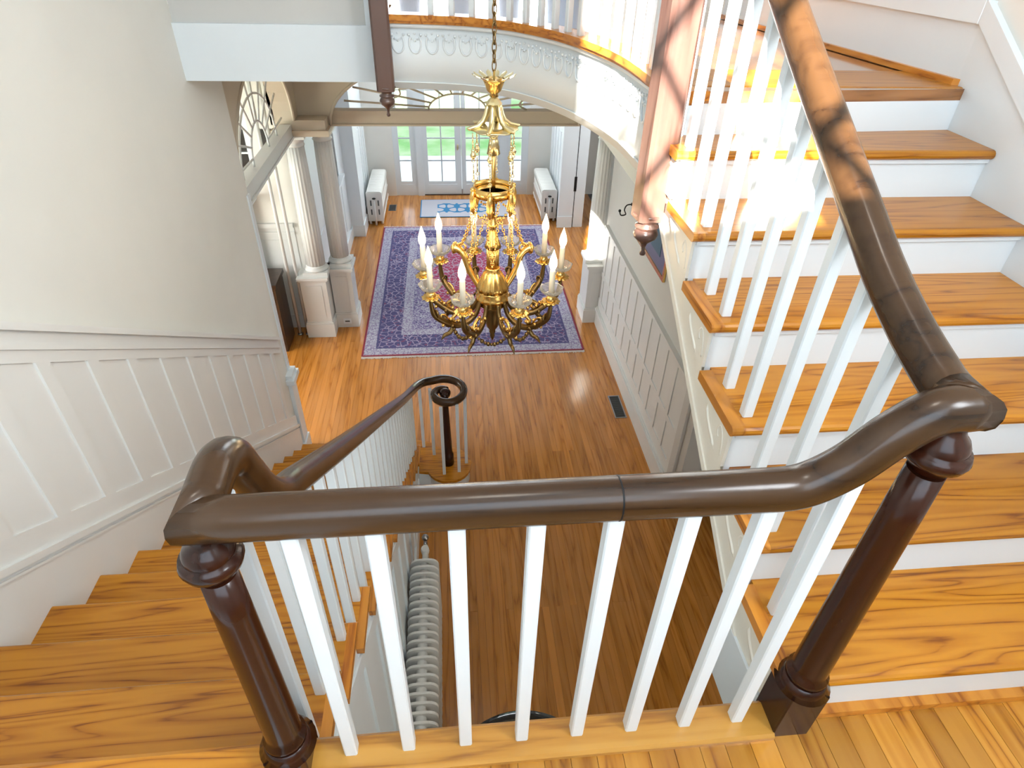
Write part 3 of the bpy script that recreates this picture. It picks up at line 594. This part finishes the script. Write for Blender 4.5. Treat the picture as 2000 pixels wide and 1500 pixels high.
MB().box(-.7, .68, -.22, .05, 1.74, 1.80).build('shelf', M_white, mt); MB().box(-.62, .60, -.06, .04, 1.60, 1.74).build('frieze', M_iron, mt)
MB().box(-.62, -.45, -.06, .04, 0, 1.60).box(.43, .60, -.06, .04, 0, 1.60).build('jamb', M_white, mt)
# ---- entrance doors
dr = struct(thing('door_1', 'pair of white french doors with sidelights and a lawn behind the glass', 'door', (.25, 11.42, ZF)))
def glazed(name, x0, x1, gx0, gx1, zb, cols, zt=2.55, dpar=dr):
    """leaf from x0..x1 (world), glass gx0..gx1, glass bottom zb above floor"""
    X = .25; t = .045
    o = MB().box(x0-X, gx0-X, 0, t, 0, zt).box(gx1-X, x1-X, 0, t, 0, zt).box(gx0-X, gx1-X, 0, t, 0, zb).box(gx0-X, gx1-X, 0, t, zt-.1, zt).build(name, M_white, dpar)
    MB().box(x0-X+.09, x1-X-.09, -.006, 0, .06, zb-.06).build('door_panel', M_white, o) if x1-x0 > .3 else None
    rows = [zb, .661, 1.073, 1.485, 1.90, 2.31, zt-.1]
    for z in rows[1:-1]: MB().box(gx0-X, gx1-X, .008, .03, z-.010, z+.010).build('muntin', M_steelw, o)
    for c in range(1, cols):
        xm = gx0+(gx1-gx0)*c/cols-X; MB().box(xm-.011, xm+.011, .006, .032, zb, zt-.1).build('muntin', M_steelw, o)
    for c in range(cols):
        a, b = gx0+(gx1-gx0)*c/cols-X, gx0+(gx1-gx0)*(c+1)/cols-X
        for z0, z1 in zip(rows, rows[1:]): MB().box(a+.011, b-.011, .018, .021, z0+.01, z1-.01).build('pane', M_glass, o)
    return o
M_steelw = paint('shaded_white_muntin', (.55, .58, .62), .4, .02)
glazed('sidelight', -1.02, -.60, -.915, -.705, .27, 1)
d1 = glazed('door_leaf', -.48, .245, -.385, .128, .27, 2); d2 = glazed('door_leaf', .250, .975, .335, .84, .27, 2)
glazed('sidelight', 1.08, 1.52, 1.175, 1.39, .27, 1)
MB().box(-.60-.25, -.48-.25, -.03, .08, 0, 2.6).box(.975-.25, 1.08-.25, -.03, .08, 0, 2.6).box(-1.27, 1.27, -.01, .1, 2.55, 2.62).build('door_frame', M_white, dr)
MB().box(-.73, .73, -.02, .0, .0, .02).build('threshold', M_darkw, dr)
MB().ball((-.07, -.03, .92), .03, .6, .5, 2.0).build('door_handle', M_paleg, d1); MB().box(-.01, .01, -.02, 0, .03, .12).build('slide_bolt', M_steel, d1)
# ---- outdoors
M_grass = mat('lawn', (.22, .42, .14), .9); M_drive = mat('pale_drive', (.80, .82, .84), .8)
for mm, c0, c1, s in ((M_grass, (.22, .46, .14), (.50, .62, .36), 1.2), (M_drive, (.74, .78, .82), (.9, .92, .92), .7)):
    mp = objcoord(mm, (1, 1, 1), False); n = N(mm, 'ShaderNodeTexNoise'); n.inputs['Scale'].default_value = s; n.inputs['Detail'].default_value = 6; Lk(mm, mp.outputs[0], n.inputs[0]); r = ramp(mm, [(.35, c0), (.65, c1)]); Lk(mm, n.outputs[0], r.inputs[0]); Lk(mm, r.outputs[0], mm.node_tree.nodes['Principled BSDF'].inputs['Base Color'])
struct(bx('porch_floor', -3, 3.5, 11.56, 14.1, ZF-.25, ZF-.06, M_drive), 'pale porch floor outside the doors', 'porch')
struct(bx('driveway', -12, 12, 14.1, 15.2, ZF-.6, ZF-.45, M_drive), 'pale gravel drive outside the doors', 'driveway')
struct(MB().box(-60, 60, 15.2, 120, ZF-.6, ZF-.44).box(-60, -12, -60, 15.2, ZF-.6, ZF-.5).build('lawn', M_grass), 'green lawn beyond the drive', 'lawn')
# ================================================================== FURNISHINGS
# ---- radiators
def rad_section(w, h, t, cols):
    mb = MB(); cw = w/cols; 
    for c in range(cols):
        xc = -w/2+cw*(c+.5); mb.tube([(xc, 0, .06), (xc, 0, h-.05)], min(cw*.36, .028), 8)
    for z0, z1 in ((.05, .14), (h*.5-.03, h*.5+.03), (h-.13, h)):
        hw = w/2; r = .03
        mb.prism([(-hw+r, z0), (hw-r, z0), (hw, z0+r*.8), (hw, z1-r), (hw-r, z1), (-hw+r, z1), (-hw, z1-r), (-hw, z0+r*.8)], 'y', -t/2, t/2, True)
    return mb
def disc_section(w, h, t):
    r = .07; p = [(s*(w/2-r)+r*math.cos(a), zc+r*math.sin(a)) for s, zc, a0 in ((1, h-r, 0), (-1, h-r, 90), (-1, .05+r, 180), (1, .05+r, 270)) for a in [math.radians(a0+15*i) for i in range(7)]]
    return MB().prism(p, 'y', -t/2, t/2)
def radiator(label, x, ya, yb, w, h, t, pitch, cols, hub, pipe_at_near, full=False):
    o = thing('radiator', label, 'radiator', (x, ya, ZF), None)
    me = (rad_section(w, h, t, cols) if cols > 3 else disc_section(w, h, t)).mesh('radiator_section', M_rad); n = int((yb-ya)/pitch)
    for k in range(n): inst(me, 'section', o, (0, pitch*(k+.5), 0))
    if hub: MB().tube([(0, .0, h-.055), (0, n*pitch, h-.055)], hub, 10).tube([(0, .0, .095), (0, n*pitch, .095)], hub, 10).build('hub', M_rad, o)
    if full: MB().box(-w/2+.012, w/2-.012, 0, n*pitch, h-.14, h-.008).build('top_casing', M_rad, o)
    for s in (-1, 1):
        for yy in (.02, n*pitch-.02): MB().tube([(s*w*.38, yy, 0), (s*w*.40, yy, .08)], [.022, .018], 8).build('foot', M_rad, o)
    if pipe_at_near:
        ep = MB(); sl_ = .026; xs_ = [-w/2, -w/2+.058, -w/2+.058+sl_, w/2-.058-sl_, w/2-.058, w/2]
        for a_, b_ in zip(xs_[::2], xs_[1::2]): ep.box(a_, b_, -.012, -.0005, .06, h-.01)
        for z0_, z1_ in ((.06, .17), (.27, .33), (.43, h-.012)): ep.box(-w/2+.003, w/2-.003, -.010, -.0008, z0_, z1_)
        ep.build('end_plate', M_rad, o); MB().box(-w/2+.006, w/2-.006, -.004, -.001, .08, h-.03).build('slot_shade', M_grille, o)  # dark sheet painted in for the shade inside the slots
        v = MB().tube([(0, -.05, 0), (0, -.05, h-.14)], .018, 8).tube([(0, -.05, h-.16), (0, .02, h-.16)], .016, 8).build('valve_pipe', M_rad, o)
        MB().ball((0, -.05, h-.10), .026, 1.3, 1, .6).build('valve_knob', M_iron, v)
    else:
        y = n*pitch
        v = MB().tube([(0, y-.01, h-.09), (0, y+.16, h-.09), (0, y+.17, h-.30)], .02, 8).lathe([(.028, -.03), (.032, 0), (.028, .03)], (0, y+.12, h-.09), 10).build('valve_pipe', M_rad, o)
        MB().tube([(0, y+.17, h-.09), (0, y+.20, h-.08)], .014, 8).ball((0, y+.23, h-.075), .027).build('valve_knob', M_steel, v)
    return o
radiator('long grey-white cast iron radiator standing under the lower flight', -.275, .55, 2.24, .205, .74, .016, .0565, 3, .034, False)
radiator('cream radiator at the left of the entrance doors', -1.30, 10.02, 11.25, .27, .575, .046, .046, 4, 0, True, True)
radiator('cream radiator at the right of the entrance doors', 1.76, 10.05, 11.25, .27, .575, .046, .046, 4, 0, True, True)
# ---- rugs
def rug_mat():
    m = mat('persian_rug', (.2, .1, .2), .95); nt = m.node_tree; b = nt.nodes['Principled BSDF']
    tc = N(m, 'ShaderNodeTexCoord'); sx = N(m, 'ShaderNodeSeparateXYZ'); Lk(m, tc.outputs['Object'], sx.inputs[0])
    def ma(op, a, bb=None, c=None):
        n = N(m, 'ShaderNodeMath', operation=op)
        for i, v in enumerate((a, bb, c)):
            if v is None: continue
            if hasattr(v, 'links'): Lk(m, v, n.inputs[i])
            else: n.inputs[i].default_value = v
        return n.outputs[0]
    ax, ay = ma('ABSOLUTE', sx.outputs[0]), ma('ABSOLUTE', sx.outputs[1])
    d = ma('MINIMUM', ma('SUBTRACT', 1.404, ax), ma('SUBTRACT', 2.004, ay))
    cx = N(m, 'ShaderNodeCombineXYZ'); Lk(m, ax, cx.inputs[0]); Lk(m, ay, cx.inputs[1])
    def mix(f, A, B):
        n = N(m, 'ShaderNodeMix', data_type='RGBA'); 
        Lk(m, f, n.inputs[0])
        for i, v in ((6, A), (7, B)):
            if isinstance(v, tuple): n.inputs[i].default_value = (*v, 1)
            else: Lk(m, v, n.inputs[i])
        return n.outputs[2]
    def step(v, t, w=.006): 
        n = N(m, 'ShaderNodeMapRange'); Lk(m, v, n.inputs[0]); n.inputs[1].default_value = t-w; n.inputs[2].default_value = t+w; return n.outputs[0]
    def vor(scale, feat='DISTANCE_TO_EDGE', src=None):
        ns = N(m, 'ShaderNodeTexNoise'); ns.inputs['Scale'].default_value = scale*.9; ns.inputs['Detail'].default_value = 1; Lk(m, cx.outputs[0], ns.inputs[0])
        vm = N(m, 'ShaderNodeMix', data_type='VECTOR'); vm.inputs[0].default_value = .07; Lk(m, cx.outputs[0], vm.inputs[4]); Lk(m, ns.outputs['Color'], vm.inputs[5])
        v = N(m, 'ShaderNodeTexVoronoi', feature=feat); v.inputs['Scale'].default_value = scale; Lk(m, vm.outputs[1], v.inputs[0]); return v
    v1 = vor(13); v2 = vor(22); vd = vor(15, 'F1')
    def ln(v, t): # thin outline mask
        n = N(m, 'ShaderNodeMapRange'); Lk(m, v.outputs['Distance'], n.inputs[0]); n.inputs[1].default_value = t; n.inputs[2].default_value = t*.45; return n.outputs[0]
    flower = N(m, 'ShaderNodeMapRange'); Lk(m, vd.outputs['Distance'], flower.inputs[0]); flower.inputs[1].default_value = .30; flower.inputs[2].default_value = .22
    NAVY, PLUM, PALE, RED, LILAC = (.075, .07, .19), (.19, .07, .16), (.46, .46, .55), (.40, .04, .12), (.30, .22, .38)
    border = mix(flower.outputs[0], mix(ln(v1, .085), NAVY, (.36, .30, .44)), PLUM)
    guard = mix(ln(v2, .10), PALE, (.24, .18, .33))
    # field: crimson medallion on a lilac and navy ground
    q = ma('ADD', ma('POWER', ma('DIVIDE', ax, .62), 1.5), ma('POWER', ma('DIVIDE', ay, 1.25), 1.5))
    wob = N(m, 'ShaderNodeTexNoise'); wob.inputs['Scale'].default_value = 7; Lk(m, cx.outputs[0], wob.inputs[0])
    q2 = ma('ADD', q, ma('MULTIPLY', ma('SUBTRACT', wob.outputs[0], .5), .7))
    fieldout = mix(flower.outputs[0], mix(ln(v2, .11), (.19, .15, .31), PALE), NAVY)
    med = mix(ln(v1, .09), mix(flower.outputs[0], RED, (.22, .04, .12)), (.46, .36, .46))
    field = mix(step(q2, .95, .03), med, fieldout)
    col = mix(step(d, .60), mix(step(d, .47), mix(step(d, .19), mix(step(d, .165), mix(step(d, .025), (.25, .02, .04), guard), NAVY), border), guard), field)
    nz = N(m, 'ShaderNodeTexNoise'); nz.inputs['Scale'].default_value = 60; Lk(m, tc.outputs['Object'], nz.inputs[0])
    hs = N(m, 'ShaderNodeHueSaturation'); mr = N(m, 'ShaderNodeMapRange'); Lk(m, nz.outputs[0], mr.inputs[0]); mr.inputs[3].default_value = .55; mr.inputs[4].default_value = 1.2; Lk(m, mr.outputs[0], hs.inputs['Value']); Lk(m, col, hs.inputs['Color'])
    Lk(m, hs.outputs[0], b.inputs['Base Color']); return m
rg = thing('persian_rug', 'large crimson and navy persian rug on the hall floor', 'rug', (.2403, 7.842, ZF))
n = 24; vs = []; fs = []
MB().cbox(-1.404, 1.404, -2.004, 2.004, .001, .012, .02).build('rug_pile', rug_mat(), rg)
M_fringe = paint('rug_fringe', (.62, .58, .54), .95, .1)
fr = MB()
for k in range(180):
    x = -1.395+2.79*k/179
    for s in (-1, 1):
        L = .035+.02*random.random(); fr.box(x-.006, x+.006, min(s*2.0, s*(2.0+L)), max(s*2.0, s*(2.0+L)), .001, .007)
f_ = fr.build('fringe', M_fringe, rg); f_['kind'] = 'stuff'
def small_mat():
    m = mat('blue_lattice_mat', (.6, .62, .66), .95); b = m.node_tree.nodes['Principled BSDF']
    tc = N(m, 'ShaderNodeTexCoord'); sx = N(m, 'ShaderNodeSeparateXYZ'); Lk(m, tc.outputs['Object'], sx.inputs[0])
    def ma(op, a, bb=None):
        n = N(m, 'ShaderNodeMath', operation=op)
        for i, v in enumerate((a, bb)):
            if v is None: continue
            if hasattr(v, 'links'): Lk(m, v, n.inputs[i])
            else: n.inputs[i].default_value = v
        return n.outputs[0]
    ax, ay = ma('ABSOLUTE', sx.outputs[0]), ma('ABSOLUTE', sx.outputs[1])
    u = ma('SINE', ma('MULTIPLY', sx.outputs[0], 16.0)); v = ma('SINE', ma('MULTIPLY', sx.outputs[1], 18.0)); w = ma('ABSOLUTE', ma('ADD', ma('MULTIPLY', u, v), ma('MULTIPLY', ma('SINE', ma('MULTIPLY', sx.outputs[0], 32.0)), .35)))
    pat = ma('LESS_THAN', w, .38); inn = ma('MULTIPLY', ma('LESS_THAN', ax, .56), ma('LESS_THAN', ay, .23)); f = ma('MULTIPLY', pat, inn)
    edge = ma('GREATER_THAN', ma('MAXIMUM', ma('SUBTRACT', ax, .855), ma('SUBTRACT', ay, .415)), 0.0); f2 = ma('MAXIMUM', f, edge)
    mx = N(m, 'ShaderNodeMix', data_type='RGBA'); Lk(m, f2, mx.inputs[0]); mx.inputs[6].default_value = (.44, .44, .49, 1); mx.inputs[7].default_value = (.03, .18, .36, 1); Lk(m, mx.outputs[2], b.inputs['Base Color']); return m
sr = thing('door_mat', 'pale grey mat with a blue lattice before the entrance doors', 'rug', (.325, 10.71, ZF)); MB().cbox(-.875, .875, -.43, .43, .001, .012, .01).build('mat_pile', small_mat(), sr)
# ---- floor registers
def register(label, x, y, w, l):
    o = thing('floor_register', label, 'vent', (x, y, ZF)); t = .012
    MB().box(-w/2, w/2, -l/2, -l/2+t, 0, .006).box(-w/2, w/2, l/2-t, l/2, 0, .006).box(-w/2, -w/2+t, -l/2+t, l/2-t, 0, .006).box(w/2-t, w/2, -l/2+t, l/2-t, 0, .006).build('frame', M_steel, o)
    MB().box(-w/2+t, w/2-t, -l/2+t, l/2-t, .0, .001).build('backing', M_iron, o)
    me = MB().box(-w/2+t, w/2-t, -.003, .003, .001, .004).mesh('slat', M_grille); n = int(l/.018)
    for k in range(1, n): inst(me, 'slat', o, (0, -l/2+l*k/n, 0))
register('black floor register beside the panelled right wall', 1.805, 4.68, .13, .40); register('dark floor register beside the left entrance radiator', -1.07, 10.77, .14, .30)
# ---- heating pipes by the column
for i, x in enumerate((-1.995, -1.895)):
    p = thing('heating_pipe', 'white heating pipe, %s of the two rising beside the columns' % ('left' if i == 0 else 'right'), 'pipe', (x, 6.42, ZF), 'heating pipes by the columns')
    MB().tube([(0, 0, 0), (0, 0, 3.55)], .020, 10).build('pipe', M_col, p); MB().lathe([(.034, 0), (.034, .012), (.022, .02)], (0, 0, 0), 12).build('floor_collar', M_steel, p)
# ---- dark cabinet in the left room
t = thing('side_cabinet', 'dark wood cabinet half hidden by the end of the left wall', 'cabinet', (-2.35, 6.20, ZF))
MB().box(-.30, .30, -.20, .25, .88, .93).build('top', M_darkw, t); MB().box(-.28, -.25, -.18, .23, 0, .88).box(.25, .28, -.18, .23, 0, .88).box(-.25, .25, .20, .23, 0, .88).build('body', M_darkw, t)
d = MB().box(-.25, .25, -.185, -.165, .60, .86).build('drawer', M_darkw, t); MB().torus((.16, -.20, .73), .028, .007, 'y').build('pull', M_steel, d)
MB().box(-.25, .25, -.15, .20, .26, .28).build('shelf', M_darkw, t)
# ---- round black table below the landing
t = thing('round_table', 'round glossy black table below the landing edge', 'table', (.285, .60, ZF))
MB().lathe([(.0, .715), (.43, .715), (.45, .722), (.455, .735), (.45, .748), (.40, .752), (.0, .752)], (0, 0, 0), 56).build('table_top', M_black, t)
MB().lathe([(.30, .70), (.30, .66), (.05, .64), (.045, .35), (.07, .25), (.05, .12), (.06, .10)], (0, 0, .015), 24).build('pedestal', M_black, t)
fm = MB().tube([(0, 0, .14), (.12, 0, .11), (.26, 0, .04), (.34, 0, .022)], [.03, .028, .024, .022], 8).mesh('foot', M_black)
for k in range(3): inst(fm, 'foot', t, (0, 0, 0), (0, 0, 2*PI*k/3+.5))
# ---- picture on the right wall
t = thing('framed_picture', 'gilt framed dark picture on the grey wall above the wainscot', 'picture', (1.935, 4.80, -1.08))
MB().box(-.02, .0, -.50, .50, 0, .04).box(-.02, 0, -.50, .50, .66, .70).box(-.02, 0, -.50, -.46, .04, .66).box(-.02, 0, .46, .50, .04, .66).build('frame', M_gold, t)
MB().box(-.012, 0, -.46, .46, .04, .66).build('mount', mat('slate_blue_mount', (.12, .13, .22), .3), t)
MB().box(-.016, -.012, -.30, .30, .16, .54).build('print', mat('teal_print', (.03, .10, .14), .3), t)
# ---- iron hook
t = thing('wall_hook', 'small black wrought-iron hook on the grey hall wall', 'hook', (1.935, 5.66, -.92))
MB().tube(catmull([(0, 0, .06), (-.05, 0, .05), (-.07, 0, 0), (-.05, 0, -.05), (-.10, 0, -.06), (-.12, 0, -.02)], 5), .007, 6).build('scroll', M_iron, t); MB().ball((-.12, 0, -.01), .016).ball((0, 0, .06), .018, .4).build('knob', M_iron, t)
# ---- power outlet
t = thing('wall_outlet', 'small white outlet on the plinth below the second column', 'outlet', (-1.40, 6.562, ZF+.06)); MB().box(-.05, .05, -.006, .003, 0, .07).build('plate', M_white, t); MB().box(-.03, .03, -.009, -.006, .025, .045).build('socket', M_grille, t)

# ---- added ceiling lamp above the landing, unseen, for extra fill light
t = thing('added_fill_lamp', 'added round fill lamp on the ceiling above the landing', 'lamp', (.25, .2, 4.2))
MB().lathe([(.20, 0), (.21, -.03), (.19, -.04)], (0, 0, 0), 28).build('base_ring', M_gold, t)
gm = mat('fill_lamp_glass', (.9, .88, .84), .4); _g = gm.node_tree.nodes['Principled BSDF']; _g.inputs['Emission Color'].default_value = (1, .93, .82, 1); _g.inputs['Emission Strength'].default_value = 3; gm.cycles.emission_sampling = 'NONE'
MB().lathe([(.188, -.035), (.17, -.07), (.12, -.10), (.05, -.115), (0, -.118)], (0, 0, 0), 28).build('opal_shade', gm, t)
ld = bpy.data.lights.new('fill_lamp_light', 'AREA'); ld.shape = 'DISK'; ld.size = .5; ld.energy = 12; ld.color = (1, .93, .82); lo = bpy.data.objects.new('fill_lamp_light', ld); COL.objects.link(lo); lo.parent = t; lo.location = (0, 0, -.14)
# ================================================================== CHANDELIER
CX, CY = .2015, 2.15
ch = thing('chandelier', 'gilt brass ten-arm chandelier with lit candle bulbs hanging on a chain', 'chandelier', (CX, CY, .13))
def cz(px): # height on the axis for a picture row (calibrated from the photo)
    T = [(0, 1.315), (70, 1.194), (140, 1.066), (150, 1.047), (178, .992), (190, .968), (245, .855), (255, .834), (265, .812), (302, .73), (360, .597), (385, .537), (420, .45), (440, .40), (455, .36), (485, .281), (525, .172), (530, .158), (570, .042), (580, .013), (590, -.018), (640, -.174), (665, -.255)]
    for (a, b), (c, d) in zip(T, T[1:]):
        if px <= c: return b+(d-b)*(px-a)/(c-a)-.13
    return T[-1][1]-.13
# chain
lk = MB().torus((0, 0, 0), .0125, .0032, 'y', 14, 6, .72).mesh('chain_link', M_bronze)
for v in lk.vertices: v.co.z *= 1.75
zt = cz(140)
for k in range(88):
    z = zt+.022+.0335*k
    if z > 4.2-.13-.02: break
    inst(lk, 'chain_link', ch, (0, 0, z), (0, 0, PI/2*(k % 2)+.4))
MB().lathe([(.0, .06), (.06, .06), (.05, .03), (.012, 0)], (0, 0, 4.2-.13-.06), 16).build('ceiling_rose', M_gold, ch)
# flower cup
def petals(n, r0, r1, z0, z1, w): 
    mb = MB()
    for k in range(n):
        a = 2*PI*k/n; c, s = math.cos(a), math.sin(a); prof = [(r0, z0, .8), ((r0+r1)/2, z0+(z1-z0)*.45, 1.0), (r1*.93, z0+(z1-z0)*.8, .8), (r1, z1, .15)]; vs = []
        for r, z, ww in prof:
            for q in (-1, 0, 1): t_ = q*w*ww/2; vs.append((c*r-s*t_, s*r+c*t_, z+(.004 if q == 0 else 0)))
        mb.add(vs, [(3*i+j, 3*i+j+1, 3*i+j+4, 3*i+j+3) for i in range(3) for j in range(2)], True)
    return mb
MB().lathe([(.006, cz(190)), (.020, cz(189)), (.016, cz(184)), (.030, cz(178)), (.040, cz(165)), (.046, cz(158)), (.055, cz(154)), (.040, cz(157)), (.005, cz(160)), (.005, cz(139))], (0, 0, 0), 24).build('crown_cup', M_gold, ch)
petals(14, .046, .092, cz(156), cz(146), .024).build('crown_petals', M_paleg, ch)
MB().lathe([(.030, cz(206)), (.036, cz(203)), (.030, cz(199)), (.014, cz(190)), (.008, cz(186))], (0, 0, 0), 8, False).build('bell_cap', M_paleg, ch)
for k in range(6):
    a = 2*PI*k/6+.25; c, s = math.cos(a), math.sin(a)
    MB().tube([(c*r, s*r, z) for r, z in ((.026, cz(204)), (.031, cz(212)), (.036, cz(225)), (.048, cz(237)), (.072, cz(246)), (.112, cz(250)), (.122, cz(248)))], [.008, .010, .012, .012, .012, .009, .003], 6).build('bell_rib', M_paleg, ch)
MB().lathe([(.062, cz(247)), (.10, cz(252)), (.103, cz(254)), (.06, cz(252)), (.02, cz(256))], (0, 0, 0), 36, True, 6, .07).build('bell_flange', M_paleg, ch)
MB().lathe([(.008, cz(262)), (.018, cz(264)), (.020, cz(268)), (.014, cz(270)), (.018, cz(274)), (.028, cz(302)), (.005, cz(302))], (0, 0, 0), 24, True, 10, .08).build('tassel', M_paleg, ch)
MB().tube([(0, 0, cz(262)), (0, 0, cz(436))], .010, 10).build('rod', M_gold, ch)
# hoop with hanging leaves and swags
zh = cz(372)
MB().lathe([(.086, -.022), (.093, -.022), (.096, 0), (.094, .020), (.087, .020), (.085, 0), (.086, -.022)], (0, 0, zh), 40).build('hoop', M_gold, ch)
for k in range(6):
    a = 2*PI*k/6+.3; c, s = math.cos(a), math.sin(a)
    MB().tube([(c*r, s*r, z) for r, z in ((.098, zh+.02), (.104, zh-.02), (.098, zh-.06), (.104, zh-.085), (.096, zh-.105))], [.008, .014, .018, .012, .003], 6).ball((c*.102, s*.102, zh+.012), .011).build('hoop_leaf', M_gold, ch)
    b = 2*PI*(k+1)/6+.3
    mb = MB()
    for i in range(9):
        t_ = i/8; p = a+(b-a)*t_; mb.ball((.097*math.cos(p), .097*math.sin(p), zh-.05-.055*math.sin(PI*t_)), .0065, u=6, v=4)
    mb.build('bead_swag', M_gold, ch)
# upper chains: bell flange to hoop
for k in range(6):
    a = 2*PI*k/6+.3; r0, r1, za, zb = .098, .094, cz(256), zh+.02; mb = MB(); n = 11
    for i in range(n):
        t_ = (i+.5)/n; r = r0+(r1-r0)*t_; z = za+(zb-za)*t_; p = (r*math.cos(a), r*math.sin(a), z)
        if i in (1, 2, 7, 8): mb.tube([(p[0], p[1], z-.013), (p[0], p[1], z+.013)], .0035, 6)
        elif i == 4: mb.ball(p, .013, 1, 1, 1.2).lathe([(.014, 0), (.005, .02)], p, 8)
        else: mb.torus(p, .007, .0022, 'y' if i % 2 else 'x', 10, 5)
    mb.build('bell_chain', M_paleg, ch)
# central stem
MB().lathe([(.004, cz(424)), (.012, cz(430)), (.020, cz(438)), (.026, cz(442)), (.012, cz(447)), (.015, cz(452)), (.022, cz(462)), (.034, cz(476)), (.040, cz(484))], (0, 0, 0), 28, True, 14, .06).build('stem_vase', M_gold, ch)
MB().lathe([(.029, cz(484)), (.029, cz(524))], (0, 0, 0), 48, True, 12, .09).build('fluted_stem', M_gold, ch)
MB().lathe([(.033, cz(523)), (.036, cz(526)), (.032, cz(529)), (.045, cz(533)), (.062, cz(545)), (.075, cz(558)), (.079, cz(566))], (0, 0, 0), 48, True, 12, .05).build('acanthus_dome', M_gold, ch)
MB().lathe([(.072, cz(565)), (.082, cz(568)), (.074, cz(572)), (.086, cz(577)), (.086, cz(583)), (.07, cz(588)), (.078, cz(592)), (.06, cz(597))], (0, 0, 0), 32).build('base_rings', M_gold, ch)
MB().lathe([(.058, cz(594)), (.046, cz(602)), (.042, cz(615)), (.038, cz(628)), (.030, cz(638)), (.015, cz(645)), (.018, cz(648)), (.012, cz(652)), (.014, cz(656)), (.004, cz(665))], (0, 0, 0), 20).build('drop_body', M_bronze, ch)
# arms: every arm carries drip pan, crystal bobeche, candle and bulb
RA = .350; z_cup = .0
angs = [3, 35, 70, 103, 139, 170, 208, 243, 287, 319]
arm = MB().tube(catmull([(.075, 0, -.13), (.10, 0, -.19), (.15, 0, -.225), (.215, 0, -.225), (.28, 0, -.185), (.335, 0, -.13), (RA-.0, 0, -.07), (RA, 0, -.03)], 6), [.010+.007*math.sin(PI*min(1, i/38)) for i in range(43)], 8)
arm.tube(catmull([(.23, 0, -.225), (.255, 0, -.255), (.285, 0, -.262), (.305, 0, -.285)], 4), [.012]*5+[.010]*4+[.008, .006, .003, .002], 6)
arm.torus((.325, 0, -.125), .018, .006, 'x', 10, 6)
armm = arm.mesh('arm', M_bronze)
leaf = MB(); 
leaf.tube(catmull([(.13, 0, -.20), (.16, 0, -.165), (.20, 0, -.155), (.235, 0, -.175), (.225, 0, -.20), (.205, 0, -.19)], 5), [.006]*8+[.009]*12+[.004]*6, 6)
for q in range(9): leaf.ball((.12+.022*q, .010*(-1)**q, -.185+.012*math.sin(q*1.3)), .010, u=6, v=4)
leaf.tube(catmull([(.25, 0, -.19), (.275, 0, -.15), (.30, 0, -.14), (.30, 0, -.165)], 4), [.005]*13, 6)
leafm = leaf.mesh('arm_scroll', M_gold)
pan = petals(10, .018, .046, -.02, -.026, .024); pan.lathe([(.014, -.045), (.020, -.03), (.026, -.012), (.020, 0), (.014, .008)], (0, 0, 0), 14); panm = pan.mesh('drip_leaves', M_gold)
cup = []
for r, z in ((.012, .012), (.030, .014), (.046, .026), (.055, .042), (.056, .047), (.052, .044), (.043, .030), (.028, .019), (.012, .018)): cup.append((r, z))
cupm = MB().lathe(cup, (0, 0, 0), 40, True, 8, .05).mesh('bobeche', M_crystal)
canm = MB().lathe([(.0135, .010), (.0135, .135), (.010, .138)], (0, 0, 0), 16).mesh('candle', M_candle)
bulm = MB().lathe([(.009, .136), (.011, .144), (.0175, .160), (.019, .175), (.0155, .195), (.009, .215), (.004, .230), (.001, .240)], (0, 0, 0), 16).mesh('bulb', M_bulb)
for k, dg in enumerate(angs):
    a = math.radians(dg); o = inst(armm, 'arm', ch, (0, 0, 0), (0, 0, a))
    inst(leafm, 'arm_scroll', o); inst(panm, 'drip_leaves', o, (RA, 0, 0))
    inst(cupm, 'bobeche', o, (RA, 0, 0), (0, 0, k*.7)); inst(canm, 'candle', o, (RA, 0, 0)); inst(bulm, 'bulb', o, (RA, 0, 0))
    ld = bpy.data.lights.new('bulb_light', 'POINT'); ld.energy = 1.0; ld.color = (1, .70, .38); ld.shadow_soft_size = .03
    lo = bpy.data.objects.new('bulb_light', ld); COL.objects.link(lo); lo.parent = ch; lo.location = (RA*math.cos(a), RA*math.sin(a), .262)
# horn-shaped brackets and the long chains to the hoop
horn = MB().tube(catmull([(.06, 0, -.09), (.10, 0, -.04), (.135, 0, .02), (.150, 0, .075), (.175, 0, .105), (.20, 0, .115), (.225, 0, .112)], 5), [.016]*8+[.018]*12+[.020, .021, .022, .024, .026, .028, .026, .022, .016, .012, .008], 10)
horn.torus((.205, 0, .115), .026, .006, 'x', 14, 6).torus((.165, 0, .125), .020, .006, 'y', 12, 6); hornm = horn.mesh('horn', M_gold)
hangs = [20, 87, 155, 225, 265, 303]
for dg in hangs:
    a = math.radians(dg); inst(hornm, 'horn', ch, (0, 0, 0), (0, 0, a)) if dg < 200 else None
    for da in (-9, 9):
        mb = MB(); b0 = math.radians(dg+da*2); p0 = Vector((.094*math.cos(b0), .094*math.sin(b0), zh-.09)); p1 = Vector((.175*math.cos(a), .175*math.sin(a), .125)); n = 15
        for i in range(n):
            p = p0.lerp(p1, (i+.5)/n); p.z -= .018*math.sin(PI*(i+.5)/n); mb.torus(p, .0075, .0028, 'xy'[i % 2], 10, 5, .8); 
        mb.build('hoop_chain', M_gold, ch)
# leafy garlands between the arms
for k in range(10):
    a, b = math.radians(angs[k]), math.radians(angs[(k+1) % 10]+(360 if k == 9 else 0)); mb = MB()
    for i in range(13):
        t_ = i/12; p = a+(b-a)*t_; mb.ball((.245*math.cos(p), .245*math.sin(p), -.20-.055*math.sin(PI*t_)), .0085+.003*(i % 2), u=6, v=4)
    mb.build('garland', M_bronze, ch)
